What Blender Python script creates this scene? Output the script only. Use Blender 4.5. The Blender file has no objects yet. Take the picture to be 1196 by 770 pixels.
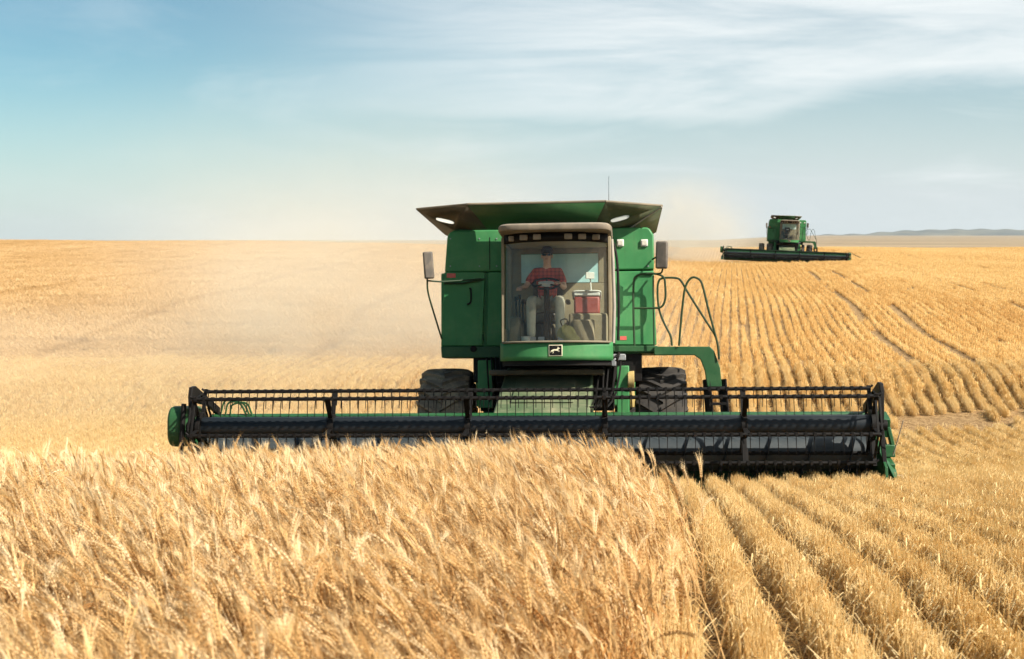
import bpy, bmesh, math, random
import numpy as np
from mathutils import Matrix, Vector, Euler
from mathutils.geometry import tessellate_polygon
random.seed(7); RNG = np.random.default_rng(11)
R = math.radians; PI = math.pi
SC = bpy.context.scene
COL = SC.collection

# ------------------------------------------------------------------ scene, camera, light
F = 1500.0; CAMZ = 3.9; PITCH = R(4)
cam_d = bpy.data.cameras.new('camera'); cam = bpy.data.objects.new('camera', cam_d); COL.objects.link(cam)
cam.location = (0, 0, CAMZ); cam.rotation_euler = (R(90) - PITCH, 0, 0)
cam_d.sensor_width = 36; cam_d.lens = 36 * F / 1196; cam_d.clip_start = 0.1; cam_d.clip_end = 40000
cam_d.dof.use_dof = True; cam_d.dof.focus_distance = 16.8; cam_d.dof.aperture_fstop = 5.0
SC.camera = cam
SC.render.engine = 'CYCLES'
SC.cycles.use_denoising = True
SC.cycles.max_bounces = 6; SC.cycles.transparent_max_bounces = 24; SC.cycles.volume_bounces = 0
SC.cycles.diffuse_bounces = 2; SC.cycles.glossy_bounces = 2
SC.cycles.use_adaptive_sampling = True; SC.cycles.adaptive_threshold = 0.025; SC.cycles.volume_step_rate = 2.0
SC.view_settings.view_transform = 'Standard'; SC.view_settings.look = 'None'
SC.view_settings.exposure = 1.1; SC.view_settings.gamma = 1

SUN_AZ = R(121)      # clockwise from +Y (view direction)
SUN_EL = R(43)
sd = Vector((math.sin(SUN_AZ) * math.cos(SUN_EL), math.cos(SUN_AZ) * math.cos(SUN_EL), math.sin(SUN_EL)))
sun_d = bpy.data.lights.new('sun', 'SUN'); sun_d.energy = 5.0; sun_d.angle = R(0.5); sun_d.color = (1, .93, .82)
sun = bpy.data.objects.new('sun', sun_d); COL.objects.link(sun)
sun.rotation_euler = (-sd).to_track_quat('-Z', 'Y').to_euler()

# ------------------------------------------------------------------ node helpers
class NT:
    def __init__(s, tree): s.t = tree; s.n = tree.nodes; s.l = tree.links
    def node(s, typ, **kw):
        nd = s.n.new(typ)
        for k, v in kw.items(): setattr(nd, k, v)
        return nd
    def put(s, sock, v):
        if hasattr(v, 'is_output'): s.l.new(v, sock)
        else: sock.default_value = v
    def math(s, op, a, b=0.0, c=0.0, clamp=False):
        nd = s.node('ShaderNodeMath', operation=op, use_clamp=clamp)
        s.put(nd.inputs[0], a); s.put(nd.inputs[1], b); s.put(nd.inputs[2], c)
        return nd.outputs[0]
    def noise(s, vec, scale, detail=4, rough=.55, dist=0.0, dim='3D'):
        nd = s.node('ShaderNodeTexNoise'); nd.noise_dimensions = dim
        if vec is not None: s.l.new(vec, nd.inputs['Vector'])
        nd.inputs['Scale'].default_value = scale; nd.inputs['Detail'].default_value = detail
        nd.inputs['Roughness'].default_value = rough; nd.inputs['Distortion'].default_value = dist
        return nd.outputs[0]
    def ramp(s, fac, a, b, lo=0.0, hi=1.0):
        nd = s.node('ShaderNodeMapRange'); nd.interpolation_type = 'SMOOTHSTEP'
        s.put(nd.inputs[0], fac); s.put(nd.inputs[1], a); s.put(nd.inputs[2], b); s.put(nd.inputs[3], lo); s.put(nd.inputs[4], hi)
        return nd.outputs[0]
    def mix(s, fac, a, b, mode='MIX'):
        nd = s.node('ShaderNodeMix', data_type='RGBA', blend_type=mode)
        s.put(nd.inputs[0], fac)
        for sock, v in ((nd.inputs[6], a), (nd.inputs[7], b)):
            if hasattr(v, 'is_output'): s.l.new(v, sock)
            else: sock.default_value = (*v[:3], 1)
        return nd.outputs[2]
    def mapping(s, vec, scale=(1, 1, 1), rot=(0, 0, 0)):
        nd = s.node('ShaderNodeMapping'); s.l.new(vec, nd.inputs[0])
        nd.inputs['Scale'].default_value = scale; nd.inputs['Rotation'].default_value = rot
        return nd.outputs[0]

def new_mat(name):
    m = bpy.data.materials.new(name); m.use_nodes = True
    t = NT(m.node_tree); t.n.clear()
    out = t.node('ShaderNodeOutputMaterial')
    return m, t, out

DUST = (.40, .31, .20)
def paint(name, col, rough=.4, metal=0.0, dust=.25, scale=3.0, bump=0.0, var=.12, coat=0.0, spec=.5):
    """painted metal / plastic with blotchy dust film and fine grime"""
    m, t, out = new_mat(name)
    tc = t.node('ShaderNodeTexCoord').outputs['Object']
    b = t.node('ShaderNodeBsdfPrincipled')
    n1 = t.noise(tc, scale, 5, .6, .4); n2 = t.noise(tc, scale * 9, 4, .65)
    c = t.mix(t.ramp(n1, .3, .7), [x * (1 - var) for x in col], [min(1, x * (1 + var)) for x in col])
    n3 = t.noise(t.mapping(tc, (7, 7, .7)), 1.6, 4, .65)
    c = t.mix(t.ramp(n3, .5, .78, 0, .32), c, [x * .45 for x in col])
    if dust > 0:
        d = t.math('MULTIPLY', t.ramp(n1, .36, .78), t.ramp(n2, .25, .75, .35, 1.0))
        d = t.math('ADD', t.math('MULTIPLY', d, dust), dust * .22, clamp=True)
        c = t.mix(d, c, DUST)
        t.l.new(t.math('ADD', t.math('MULTIPLY', d, .8), rough, clamp=True), b.inputs['Roughness'])
    else:
        b.inputs['Roughness'].default_value = rough
    t.l.new(c, b.inputs['Base Color'])
    b.inputs['Metallic'].default_value = metal
    b.inputs['Coat Weight'].default_value = coat
    b.inputs['Specular IOR Level'].default_value = spec
    if bump:
        bp = t.node('ShaderNodeBump'); bp.inputs['Strength'].default_value = bump; bp.inputs['Distance'].default_value = .02
        t.l.new(t.noise(tc, scale * 1.3, 3), bp.inputs['Height']); t.l.new(bp.outputs[0], b.inputs['Normal'])
    t.l.new(b.outputs[0], out.inputs[0])
    return m

def glass(name, tint=(.86, .93, .92), film=.10, refl=.9):
    m, t, out = new_mat(name)
    tc = t.node('ShaderNodeTexCoord').outputs['Object']
    tr = t.node('ShaderNodeBsdfTransparent'); tr.inputs[0].default_value = (*tint, 1)
    gl = t.node('ShaderNodeBsdfGlossy'); gl.inputs['Roughness'].default_value = .03
    df = t.node('ShaderNodeBsdfDiffuse'); df.inputs[0].default_value = (*DUST, 1)
    fr = t.node('ShaderNodeFresnel'); fr.inputs[0].default_value = 1.5
    mx = t.node('ShaderNodeMixShader'); t.l.new(t.math('MULTIPLY', fr.outputs[0], refl), mx.inputs[0])
    t.l.new(tr.outputs[0], mx.inputs[1]); t.l.new(gl.outputs[0], mx.inputs[2])
    m2 = t.node('ShaderNodeMixShader')
    n = t.math('MULTIPLY', t.ramp(t.noise(tc, 2.5, 5, .65, .5), .35, .8, .35, 1.6), film)
    t.l.new(n, m2.inputs[0]); t.l.new(mx.outputs[0], m2.inputs[1]); t.l.new(df.outputs[0], m2.inputs[2])
    t.l.new(m2.outputs[0], out.inputs[0])
    return m

def straw(name, c_dark, c_mid, c_light, transl=.35, big=.07, tracks=False):
    """dry straw: colour differs from stalk to stalk (attribute 'tint') and in large drifts over the field"""
    m, t, out = new_mat(name)
    at = t.node('ShaderNodeAttribute', attribute_name='tint', attribute_type='GEOMETRY').outputs['Fac']
    rnd = t.node('ShaderNodeObjectInfo').outputs['Random']
    pos = t.node('ShaderNodeNewGeometry').outputs['Position']
    drift = t.noise(t.mapping(pos, (1, .45, .3), (0, 0, .5)), big, 4, .6)
    f = t.math('ADD', t.math('MULTIPLY', at, .78), t.math('MULTIPLY', rnd, .10))
    f = t.math('ADD', f, t.math('MULTIPLY', t.ramp(drift, .3, .7), .16), clamp=True)
    if tracks:      # old sprayer tracks run up the slope in pairs
        sx = t.node('ShaderNodeSeparateXYZ'); t.l.new(pos, sx.inputs[0])
        u = t.math('ADD', t.math('SUBTRACT', sx.outputs[0], t.math('MULTIPLY', sx.outputs[1], .07)), t.math('MULTIPLY', t.noise(pos, .02, 2), 9))
        w = t.math('ABSOLUTE', t.math('SUBTRACT', t.math('FRACT', t.math('MULTIPLY', u, .125)), .5))
        f = t.math('SUBTRACT', f, t.math('MULTIPLY', t.ramp(w, .05, .015), .22), clamp=True)
    cr = t.node('ShaderNodeValToRGB'); t.l.new(f, cr.inputs[0])
    e = cr.color_ramp.elements; e[0].position = .05; e[0].color = (*c_dark, 1); e[1].position = .95; e[1].color = (*c_light, 1)
    k = e.new(.5); k.color = (*c_mid, 1)
    b = t.node('ShaderNodeBsdfPrincipled'); t.l.new(cr.outputs[0], b.inputs['Base Color'])
    b.inputs['Roughness'].default_value = .55; b.inputs['Specular IOR Level'].default_value = .35
    tl = t.node('ShaderNodeBsdfTranslucent'); t.l.new(cr.outputs[0], tl.inputs[0])
    mx = t.node('ShaderNodeMixShader'); mx.inputs[0].default_value = transl
    t.l.new(b.outputs[0], mx.inputs[1]); t.l.new(tl.outputs[0], mx.inputs[2]); t.l.new(mx.outputs[0], out.inputs[0])
    return m

M = dict(
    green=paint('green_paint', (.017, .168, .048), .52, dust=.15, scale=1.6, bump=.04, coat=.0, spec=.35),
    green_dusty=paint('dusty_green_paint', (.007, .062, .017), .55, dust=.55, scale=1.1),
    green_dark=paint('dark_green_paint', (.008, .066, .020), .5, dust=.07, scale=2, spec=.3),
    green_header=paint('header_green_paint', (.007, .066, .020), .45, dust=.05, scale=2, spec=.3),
    rail=paint('rail_green_paint', (.010, .034, .011), .5, dust=.05, scale=3, spec=.25),
    olive=paint('weathered_olive_plastic', (.038, .030, .017), .7, dust=.2, scale=2.5),
    olive_green=paint('dusty_green_plastic', (.014, .040, .013), .7, dust=.22, scale=2.5),
    olive_edge=paint('faded_trim', (.13, .11, .075), .7, dust=.3, scale=3),
    black=paint('black_paint', (.0045, .004, .004), .6, dust=.012, scale=4, spec=.18),
    navy=paint('reel_tube_paint', (.005, .009, .013), .40, dust=.02, scale=2.2, spec=.3),
    steel=paint('worn_steel', (.22, .24, .26), .45, .35, dust=.25, scale=4),
    auger=paint('auger_grey', (.022, .032, .038), .5, .1, dust=.05, scale=3),
    tyre=paint('rubber', (.013, .013, .014), .75, dust=.10, scale=3, spec=.3),
    tyre_dusty=paint('dusty_rubber', (.060, .056, .050), .9, dust=.9, scale=3, spec=.3),
    rim=paint('yellow_rim', (.30, .21, .04), .6, dust=.6, scale=4),
    roof=paint('faded_beige_roof', (.15, .125, .095), .65, dust=.3, scale=5),
    trim=paint('pale_grey_trim', (.26, .24, .21), .6, dust=.3, scale=4),
    interior=paint('cab_interior', (.19, .155, .095), .8, dust=.25, scale=4),
    interior_tan=paint('tan_cab_lining', (.34, .28, .17), .85, dust=.2, scale=4),
    seat=paint('seat_fabric', (.045, .040, .036), .9, dust=.2, scale=7),
    lens_dim=paint('dusty_shaded_lamp_lens', (.24, .20, .15), .35, dust=.3, scale=6),  # dust film over a base colour darkened for the visor's shade
    lens=paint('lamp_lens', (.50, .47, .40), .25, dust=.15, scale=6),
    mirror_glass=paint('mirror_back', (.055, .050, .045), .6, dust=.3, scale=6),
    red=paint('red_plastic', (.22, .028, .024), .5, dust=.12, scale=5),
    white=paint('white_plastic', (.55, .54, .50), .5, dust=.15, scale=5),
    sticker=paint('red_sticker', (.45, .06, .05), .5, dust=.25, scale=8),
    cream=paint('cream_emblem', (.66, .60, .42), .5, dust=.15, scale=8),
    bag=paint('olive_yellow_cloth', (.30, .27, .10), .9, dust=.2, scale=8, bump=.5),
    rear_window=paint('rear_window_painted_reflection', (.36, .58, .58), .3, dust=.12, scale=4, spec=.8),  # teal base colour stands in for sky reflected in the pane
    skin=paint('skin', (.62, .36, .26), .55, dust=0, scale=9),
    jeans=paint('pale_khaki_cloth', (.36, .34, .27), .9, dust=.2, scale=9),
    cap=paint('dark_cap_cloth', (.055, .030, .026), .9, dust=.2, scale=9),
    shade=paint('sunglass_black', (.008, .008, .009), .2, dust=0),
    shoe=paint('brown_boot', (.09, .055, .035), .8, dust=.4, scale=9),
    windshield=glass('windshield_glass', (.92, .95, .91), .034),
    side_glass=glass('side_glass', (.88, .94, .90), .04),
    wheat=straw('ripe_wheat', (.40, .170, .036), (.755, .505, .215), (.91, .76, .50), .45),
    hill=straw('hillside_straw', (.42, .235, .085), (.635, .43, .195), (.77, .585, .34), .40, .05, True),
    stubble=straw('stubble_straw', (.50, .26, .070), (.82, .56, .225), (.92, .75, .42), .42),
)
def plaid():
    m, t, out = new_mat('red_plaid_cloth')
    tc = t.node('ShaderNodeTexCoord').outputs['Object']
    b = t.node('ShaderNodeBsdfPrincipled'); b.inputs['Roughness'].default_value = .9
    sx = t.node('ShaderNodeSeparateXYZ'); t.l.new(tc, sx.inputs[0])
    ax = t.math('GREATER_THAN', t.math('FRACT', t.math('MULTIPLY', sx.outputs[0], 16)), .62)
    az = t.math('GREATER_THAN', t.math('FRACT', t.math('MULTIPLY', sx.outputs[2], 16)), .62)
    c = t.mix(t.math('MULTIPLY', t.math('ADD', ax, az), .5), (.52, .075, .058), (.20, .032, .036))
    t.l.new(c, b.inputs['Base Color']); t.l.new(b.outputs[0], out.inputs[0])
    return m
M['plaid'] = plaid()
def milky():
    m, t, out = new_mat('milky_plastic_window')
    tl = t.node('ShaderNodeBsdfTranslucent'); tl.inputs[0].default_value = (.88, .88, .84, 1)
    df = t.node('ShaderNodeBsdfDiffuse'); df.inputs[0].default_value = (.7, .69, .65, 1)
    mx = t.node('ShaderNodeMixShader'); mx.inputs[0].default_value = .25
    t.l.new(tl.outputs[0], mx.inputs[1]); t.l.new(df.outputs[0], mx.inputs[2]); t.l.new(mx.outputs[0], out.inputs[0]); return m
M['milky'] = milky()

# ------------------------------------------------------------------ mesh helpers
def catmull(pts, k=6):
    P = [Vector(p) for p in pts]; P = [P[0] * 2 - P[1]] + P + [P[-1] * 2 - P[-2]]
    o = []
    for i in range(1, len(P) - 2):
        for j in range(k):
            t = j / k; a, b, c, d = P[i - 1], P[i], P[i + 1], P[i + 2]
            o.append(.5 * (2 * b + (c - a) * t + (2 * a - 5 * b + 4 * c - d) * t * t + (3 * b - a - 3 * c + d) * t ** 3))
    return o + [P[-2]]

class MB:
    def __init__(s): s.v = []; s.f = []
    def add(s, vs, fs):
        o = len(s.v); s.v += [tuple(v) for v in vs]; s.f += [tuple(i + o for i in f) for f in fs]; return s
    def box(s, x0, x1, y0, y1, z0, z1):
        return s.add([(x0, y0, z0), (x1, y0, z0), (x1, y1, z0), (x0, y1, z0), (x0, y0, z1), (x1, y0, z1), (x1, y1, z1), (x0, y1, z1)],
                     [(0, 3, 2, 1), (4, 5, 6, 7), (0, 1, 5, 4), (1, 2, 6, 5), (2, 3, 7, 6), (3, 0, 4, 7)])
    def obox(s, c, size, rot=(0, 0, 0)):
        m = Euler(rot).to_matrix(); c = Vector(c); b = MB().box(*[q for d in size for q in (-d / 2, d / 2)])
        return s.add([c + m @ Vector(v) for v in b.v], b.f)
    def prism(s, poly, axis, a0, a1):
        n = len(poly)
        def mk(p, a):
            return {'x': (a, p[0], p[1]), 'y': (p[0], a, p[1]), 'z': (p[0], p[1], a)}[axis]
        return s.add([mk(p, a0) for p in poly] + [mk(p, a1) for p in poly],
                     [tuple(range(n)), tuple(range(2 * n - 1, n - 1, -1))] + [(i, i + n, (i + 1) % n + n, (i + 1) % n) for i in range(n)])
    def tube(s, pts, r, n=8, caps=True):
        P = [Vector(p) for p in pts]; rs = r if isinstance(r, (list, tuple)) else [r] * len(P)
        T = [(P[min(i + 1, len(P) - 1)] - P[max(i - 1, 0)]).normalized() for i in range(len(P))]
        a = T[0].orthogonal().normalized(); vs = []; fs = []
        for i, p in enumerate(P):
            a = (a - T[i] * a.dot(T[i])).normalized(); b = T[i].cross(a)
            vs += [p + rs[i] * (a * math.cos(2 * PI * k / n) + b * math.sin(2 * PI * k / n)) for k in range(n)]
        for i in range(len(P) - 1):
            fs += [(i * n + k, i * n + (k + 1) % n, (i + 1) * n + (k + 1) % n, (i + 1) * n + k) for k in range(n)]
        if caps: fs += [tuple(range(n - 1, -1, -1)), tuple(range((len(P) - 1) * n, len(P) * n))]
        return s.add(vs, fs)
    def bar(s, p0, p1, w, h, up=(0, 0, 1)):
        p0 = Vector(p0); p1 = Vector(p1); d = (p1 - p0).normalized(); u = Vector(up)
        a = d.cross(u)
        if a.length < 1e-3: a = d.cross(Vector((1, 0, 0)))
        a.normalize(); b = a.cross(d)
        vs = [p + a * sx * w / 2 + b * sz * h / 2 for p in (p0, p1) for sx, sz in ((-1, -1), (1, -1), (1, 1), (-1, 1))]
        return s.add(vs, [(0, 1, 2, 3), (7, 6, 5, 4), (0, 4, 5, 1), (1, 5, 6, 2), (2, 6, 7, 3), (3, 7, 4, 0)])
    def lathe(s, prof, axis='x', n=32, c=(0, 0, 0)):
        vs = []; m = len(prof)
        for k in range(n):
            a = 2 * PI * k / n
            for h, r in prof:
                q = {'x': (h, r * math.cos(a), r * math.sin(a)), 'z': (r * math.cos(a), r * math.sin(a), h)}[axis]
                vs.append((q[0] + c[0], q[1] + c[1], q[2] + c[2]))
        fs = [(k * m + j, k * m + j + 1, ((k + 1) % n) * m + j + 1, ((k + 1) % n) * m + j) for k in range(n) for j in range(m - 1)]
        return s.add(vs, fs)
    def grid(s, fn, nu, nv):
        vs = [fn(i / nu, j / nv) for i in range(nu + 1) for j in range(nv + 1)]
        return s.add(vs, [(i * (nv + 1) + j, (i + 1) * (nv + 1) + j, (i + 1) * (nv + 1) + j + 1, i * (nv + 1) + j + 1) for i in range(nu) for j in range(nv)])
    def build(s, name, mat, parent=None, bevel=0.0, solid=0.0, ang=40, recalc=True):
        me = bpy.data.meshes.new(name); bm = bmesh.new()
        vs = [bm.verts.new(v) for v in s.v]
        for f in s.f:
            try: bm.faces.new([vs[i] for i in f])
            except ValueError: pass
        bmesh.ops.remove_doubles(bm, verts=bm.verts, dist=1e-5)
        if recalc: bmesh.ops.recalc_face_normals(bm, faces=bm.faces)
        bm.to_mesh(me); bm.free()
        me.polygons.foreach_set('use_smooth', [True] * len(me.polygons)); me.set_sharp_from_angle(angle=R(ang))
        me.materials.append(mat if not isinstance(mat, str) else M[mat])
        o = bpy.data.objects.new(name, me); COL.objects.link(o)
        if parent: o.parent = parent
        if solid:
            md = o.modifiers.new('thickness', 'SOLIDIFY'); md.thickness = solid; md.offset = 0
        if bevel:
            md = o.modifiers.new('bevel', 'BEVEL'); md.width = bevel; md.segments = 2; md.limit_method = 'ANGLE'; md.angle_limit = R(35)
        return o

def tag(o, label=None, cat=None, group=None, kind=None):
    for k, v in (('label', label), ('category', cat), ('group', group), ('kind', kind)):
        if v: o[k] = v
    return o
def empty(name, mw):
    o = bpy.data.objects.new(name, None); COL.objects.link(o); o.empty_display_size = .3; o.matrix_world = mw
    return o
def copy_of(o, parent, loc=None, scale=None):
    c = o.copy(); COL.objects.link(c); c.parent = parent
    if loc is not None: c.location = loc
    if scale is not None: c.scale = scale
    return c
def copy_tree(o, parent=None):
    c = o.copy(); COL.objects.link(c)
    if parent: c.parent = parent; c.matrix_parent_inverse = o.matrix_parent_inverse.copy()
    for ch in list(o.children): copy_tree(ch, c)
    return c

# ------------------------------------------------------------------ terrain
PK = [(-60, 1.4), (-5, 2.4), (0, 2.32), (5, 2.10), (10, 1.52), (13, 1.08), (16.5, .55), (20.5, 0), (24, -.24), (27, -.30), (29.2, -.18),
      (31.6, .36), (34, .50), (41, .66), (53, 1.35), (70, 1.66), (91, 1.84), (108, 1.88), (122, 2.05), (160, 2.66), (195, 2.6), (260, 1.5), (400, -2.5), (700, -3), (9000, -3), (30000, -3)]
pkx = np.array([p[0] for p in PK], float); pky = np.array([p[1] for p in PK], float)
_d = np.diff(pky) / np.diff(pkx); _m = np.zeros(len(pkx))
for i in range(1, len(pkx) - 1):
    _m[i] = 0 if _d[i - 1] * _d[i] <= 0 else 2 * _d[i - 1] * _d[i] / (_d[i - 1] + _d[i])
def sstep(a, b, x):
    t = np.clip((x - a) / (b - a), 0, 1); return t * t * (3 - 2 * t)
def ground(X, Y):
    X = np.asarray(X, float); Y = np.asarray(Y, float)
    i = np.clip(np.searchsorted(pkx, Y) - 1, 0, len(pkx) - 2)
    h = pkx[i + 1] - pkx[i]; t = np.clip((Y - pkx[i]) / h, 0, 1)
    z = (2 * t**3 - 3 * t**2 + 1) * pky[i] + (t**3 - 2 * t**2 + t) * h * _m[i] + (-2 * t**3 + 3 * t**2) * pky[i + 1] + (t**3 - t**2) * h * _m[i + 1]
    z = z + np.clip(X, -15, 15) * .016 * sstep(8, 15, Y) * (1 - sstep(27, 45, Y))
    z = z - .24 * sstep(-.5, 6, -X) * sstep(9, 16, Y) * (1 - sstep(21, 29, Y))
    z = z + .22 * np.sin(X * .052 + .9) * sstep(5, 25, -X) * sstep(70, 150, Y) * (1 - sstep(180, 300, Y))
    z = z - .42 * np.exp(-((X - 24) / 10) ** 2) * sstep(110, 116, Y) * (1 - sstep(128, 145, Y))
    z = z + .80 * sstep(2, 40, -X) * sstep(35, 140, Y) * (1 - sstep(170, 300, Y))
    z = z + .10 * np.sin(X * .21 + 1.3) * np.sin(Y * .13) * sstep(24, 45, Y) * (1 - sstep(150, 300, Y))
    rise = sstep(.13, .24, X / np.maximum(Y, 1))
    z = z + np.maximum(Y - 320, 0) * .0045 * rise * (1 - sstep(8000, 9000, Y))
    return z
def gz(x, y): return float(ground(x, y))
_gy = np.arange(-80, 420, .25); _slope = .11 + .062 * sstep(18, 42, _gy)
_gi = np.cumsum(_slope) * .25; _gi -= np.interp(0, _gy, _gi)
def rowg(Y): return np.interp(Y, _gy, _gi)
def rowslope(Y): return np.interp(Y, _gy, _slope)
U0 = .08             # edge between standing wheat and stubble, in row coordinates

def axis_vals(segs):
    o = []
    for a, b, st in segs: o += list(np.arange(a, b, st))
    return np.array(o + [segs[-1][1]])
ys = axis_vals([(-40, 0, 4), (0, 36, .4), (36, 100, 1.2), (100, 320, 4), (320, 1000, 60), (1000, 9000, 500), (9000, 24000, 3000)])
xp = axis_vals([(0, 24, .6), (24, 80, 3), (80, 400, 30), (400, 2000, 150), (2000, 12000, 1200)])
xs = np.concatenate([-xp[:0:-1], xp])
XX, YY = np.meshgrid(xs, ys, indexing='ij'); ZZ = ground(XX, YY)
me = bpy.data.meshes.new('ground')
nx, ny = len(xs), len(ys)
idx = np.arange(nx * ny).reshape(nx, ny)
me.from_pydata(np.stack([XX, YY, ZZ], -1).reshape(-1, 3).tolist(), [], np.stack([idx[:-1, :-1], idx[1:, :-1], idx[1:, 1:], idx[:-1, 1:]], -1).reshape(-1, 4).tolist())
me.polygons.foreach_set('use_smooth', [True] * len(me.polygons))
def soil():
    m, t, out = new_mat('dry_soil_and_chaff')
    p = t.node('ShaderNodeNewGeometry').outputs['Position']
    sx = t.node('ShaderNodeSeparateXYZ'); t.l.new(p, sx.inputs[0])
    n1 = t.noise(p, .35, 5, .6); n2 = t.noise(p, 9, 5, .7); n3 = t.noise(t.mapping(p, (60, 9, 20), (0, 0, .1)), 1, 3, .6)
    c = t.mix(t.ramp(n2, .35, .65), (.130, .072, .028), (.27, .175, .082))
    c = t.mix(t.ramp(n3, .56, .70), c, (.46, .32, .15))
    c = t.mix(t.ramp(n1, .45, .75, 0, .4), c, (.38, .26, .125))
    far = t.noise(t.mapping(p, (.004, .012, 1)), 1, 5, .6)
    cf = t.mix(t.ramp(far, .4, .62), (.185, .140, .085), (.27, .205, .125))
    c = t.mix(t.ramp(sx.outputs[1], 210, 330), c, cf)
    b = t.node('ShaderNodeBsdfPrincipled'); t.l.new(c, b.inputs['Base Color']); b.inputs['Roughness'].default_value = .95; b.inputs['Specular IOR Level'].default_value = .15
    bp = t.node('ShaderNodeBump'); bp.inputs['Strength'].default_value = .5; bp.inputs['Distance'].default_value = .05
    t.l.new(n2, bp.inputs['Height']); t.l.new(bp.outputs[0], b.inputs['Normal'])
    t.l.new(b.outputs[0], out.inputs[0]); return m
me.materials.append(soil())
go = bpy.data.objects.new('ground', me); COL.objects.link(go)
tag(go, 'rolling dry wheat field ground of pale soil and chaff', 'ground', kind='structure')

# far grey ridge on the right horizon
def ridge():
    m, t, out = new_mat('far_ridge_scrub')
    p = t.node('ShaderNodeNewGeometry').outputs['Position']
    c = t.mix(t.ramp(t.noise(p, .004, 5, .6), .35, .65), (.045, .055, .050), (.10, .100, .075))
    b = t.node('ShaderNodeBsdfPrincipled'); t.l.new(c, b.inputs['Base Color']); b.inputs['Roughness'].default_value = .95
    t.l.new(b.outputs[0], out.inputs[0]); return m
HK = [(930, 276), (960, 273.5), (1008, 272.5), (1030, 270), (1060, 268), (1100, 266.6), (1150, 266.2), (1196, 267), (1260, 268.5), (1340, 272), (1400, 276)]
hx = np.array([k[0] for k in HK], float); hyv = np.array([k[1] for k in HK], float)
def ridge_pt(u, v):
    px = 930 + 470 * u; D = 6500 + 1500 * v
    top = CAMZ + (280 - np.interp(px, hx, hyv)) / 1500 * 6500
    z = 10 + (top - 10) * math.sin(PI * min(1, v * 1.0 + 0)) ** .8 if 0 < v < 1 else 6
    return ((px - 598) / 1500 * D, D, z + 3 * math.sin(px * .21) * math.sin(PI * v))
hills = MB().grid(ridge_pt, 90, 12).build('hills', ridge(), ang=180)
tag(hills, 'low grey hills on the far right horizon', 'hills', kind='structure')

# ------------------------------------------------------------------ combine harvester (front is -Y, X to the picture's right)
MAIN = Matrix.Translation((.6, 20.5, 0)) @ Euler((R(-7), 0, 0)).to_matrix().to_4x4()
MAIN = Matrix.Translation((.6, 20.5, 0)) @ Matrix.Rotation(R(-5), 4, 'Z') @ Matrix.Rotation(R(-7), 4, 'X') @ Matrix.Rotation(R(-.9), 4, 'Y')
_inv = MAIN.inverted()
def P(px, py, y):
    """a point of the machine measured on the photograph at a known depth on the machine"""
    d = Vector(((px - 598) / F, math.cos(PITCH) + (385 - py) / F * math.sin(PITCH), -math.sin(PITCH) + (385 - py) / F * math.cos(PITCH)))
    o = _inv @ Vector((0, 0, CAMZ)); d = _inv.to_3x3() @ d
    t = (y - o.y) / d.y
    return o + d * t
def PZ(px, py, y):
    q = P(px, py, y); return (q.x, q.z)

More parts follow.
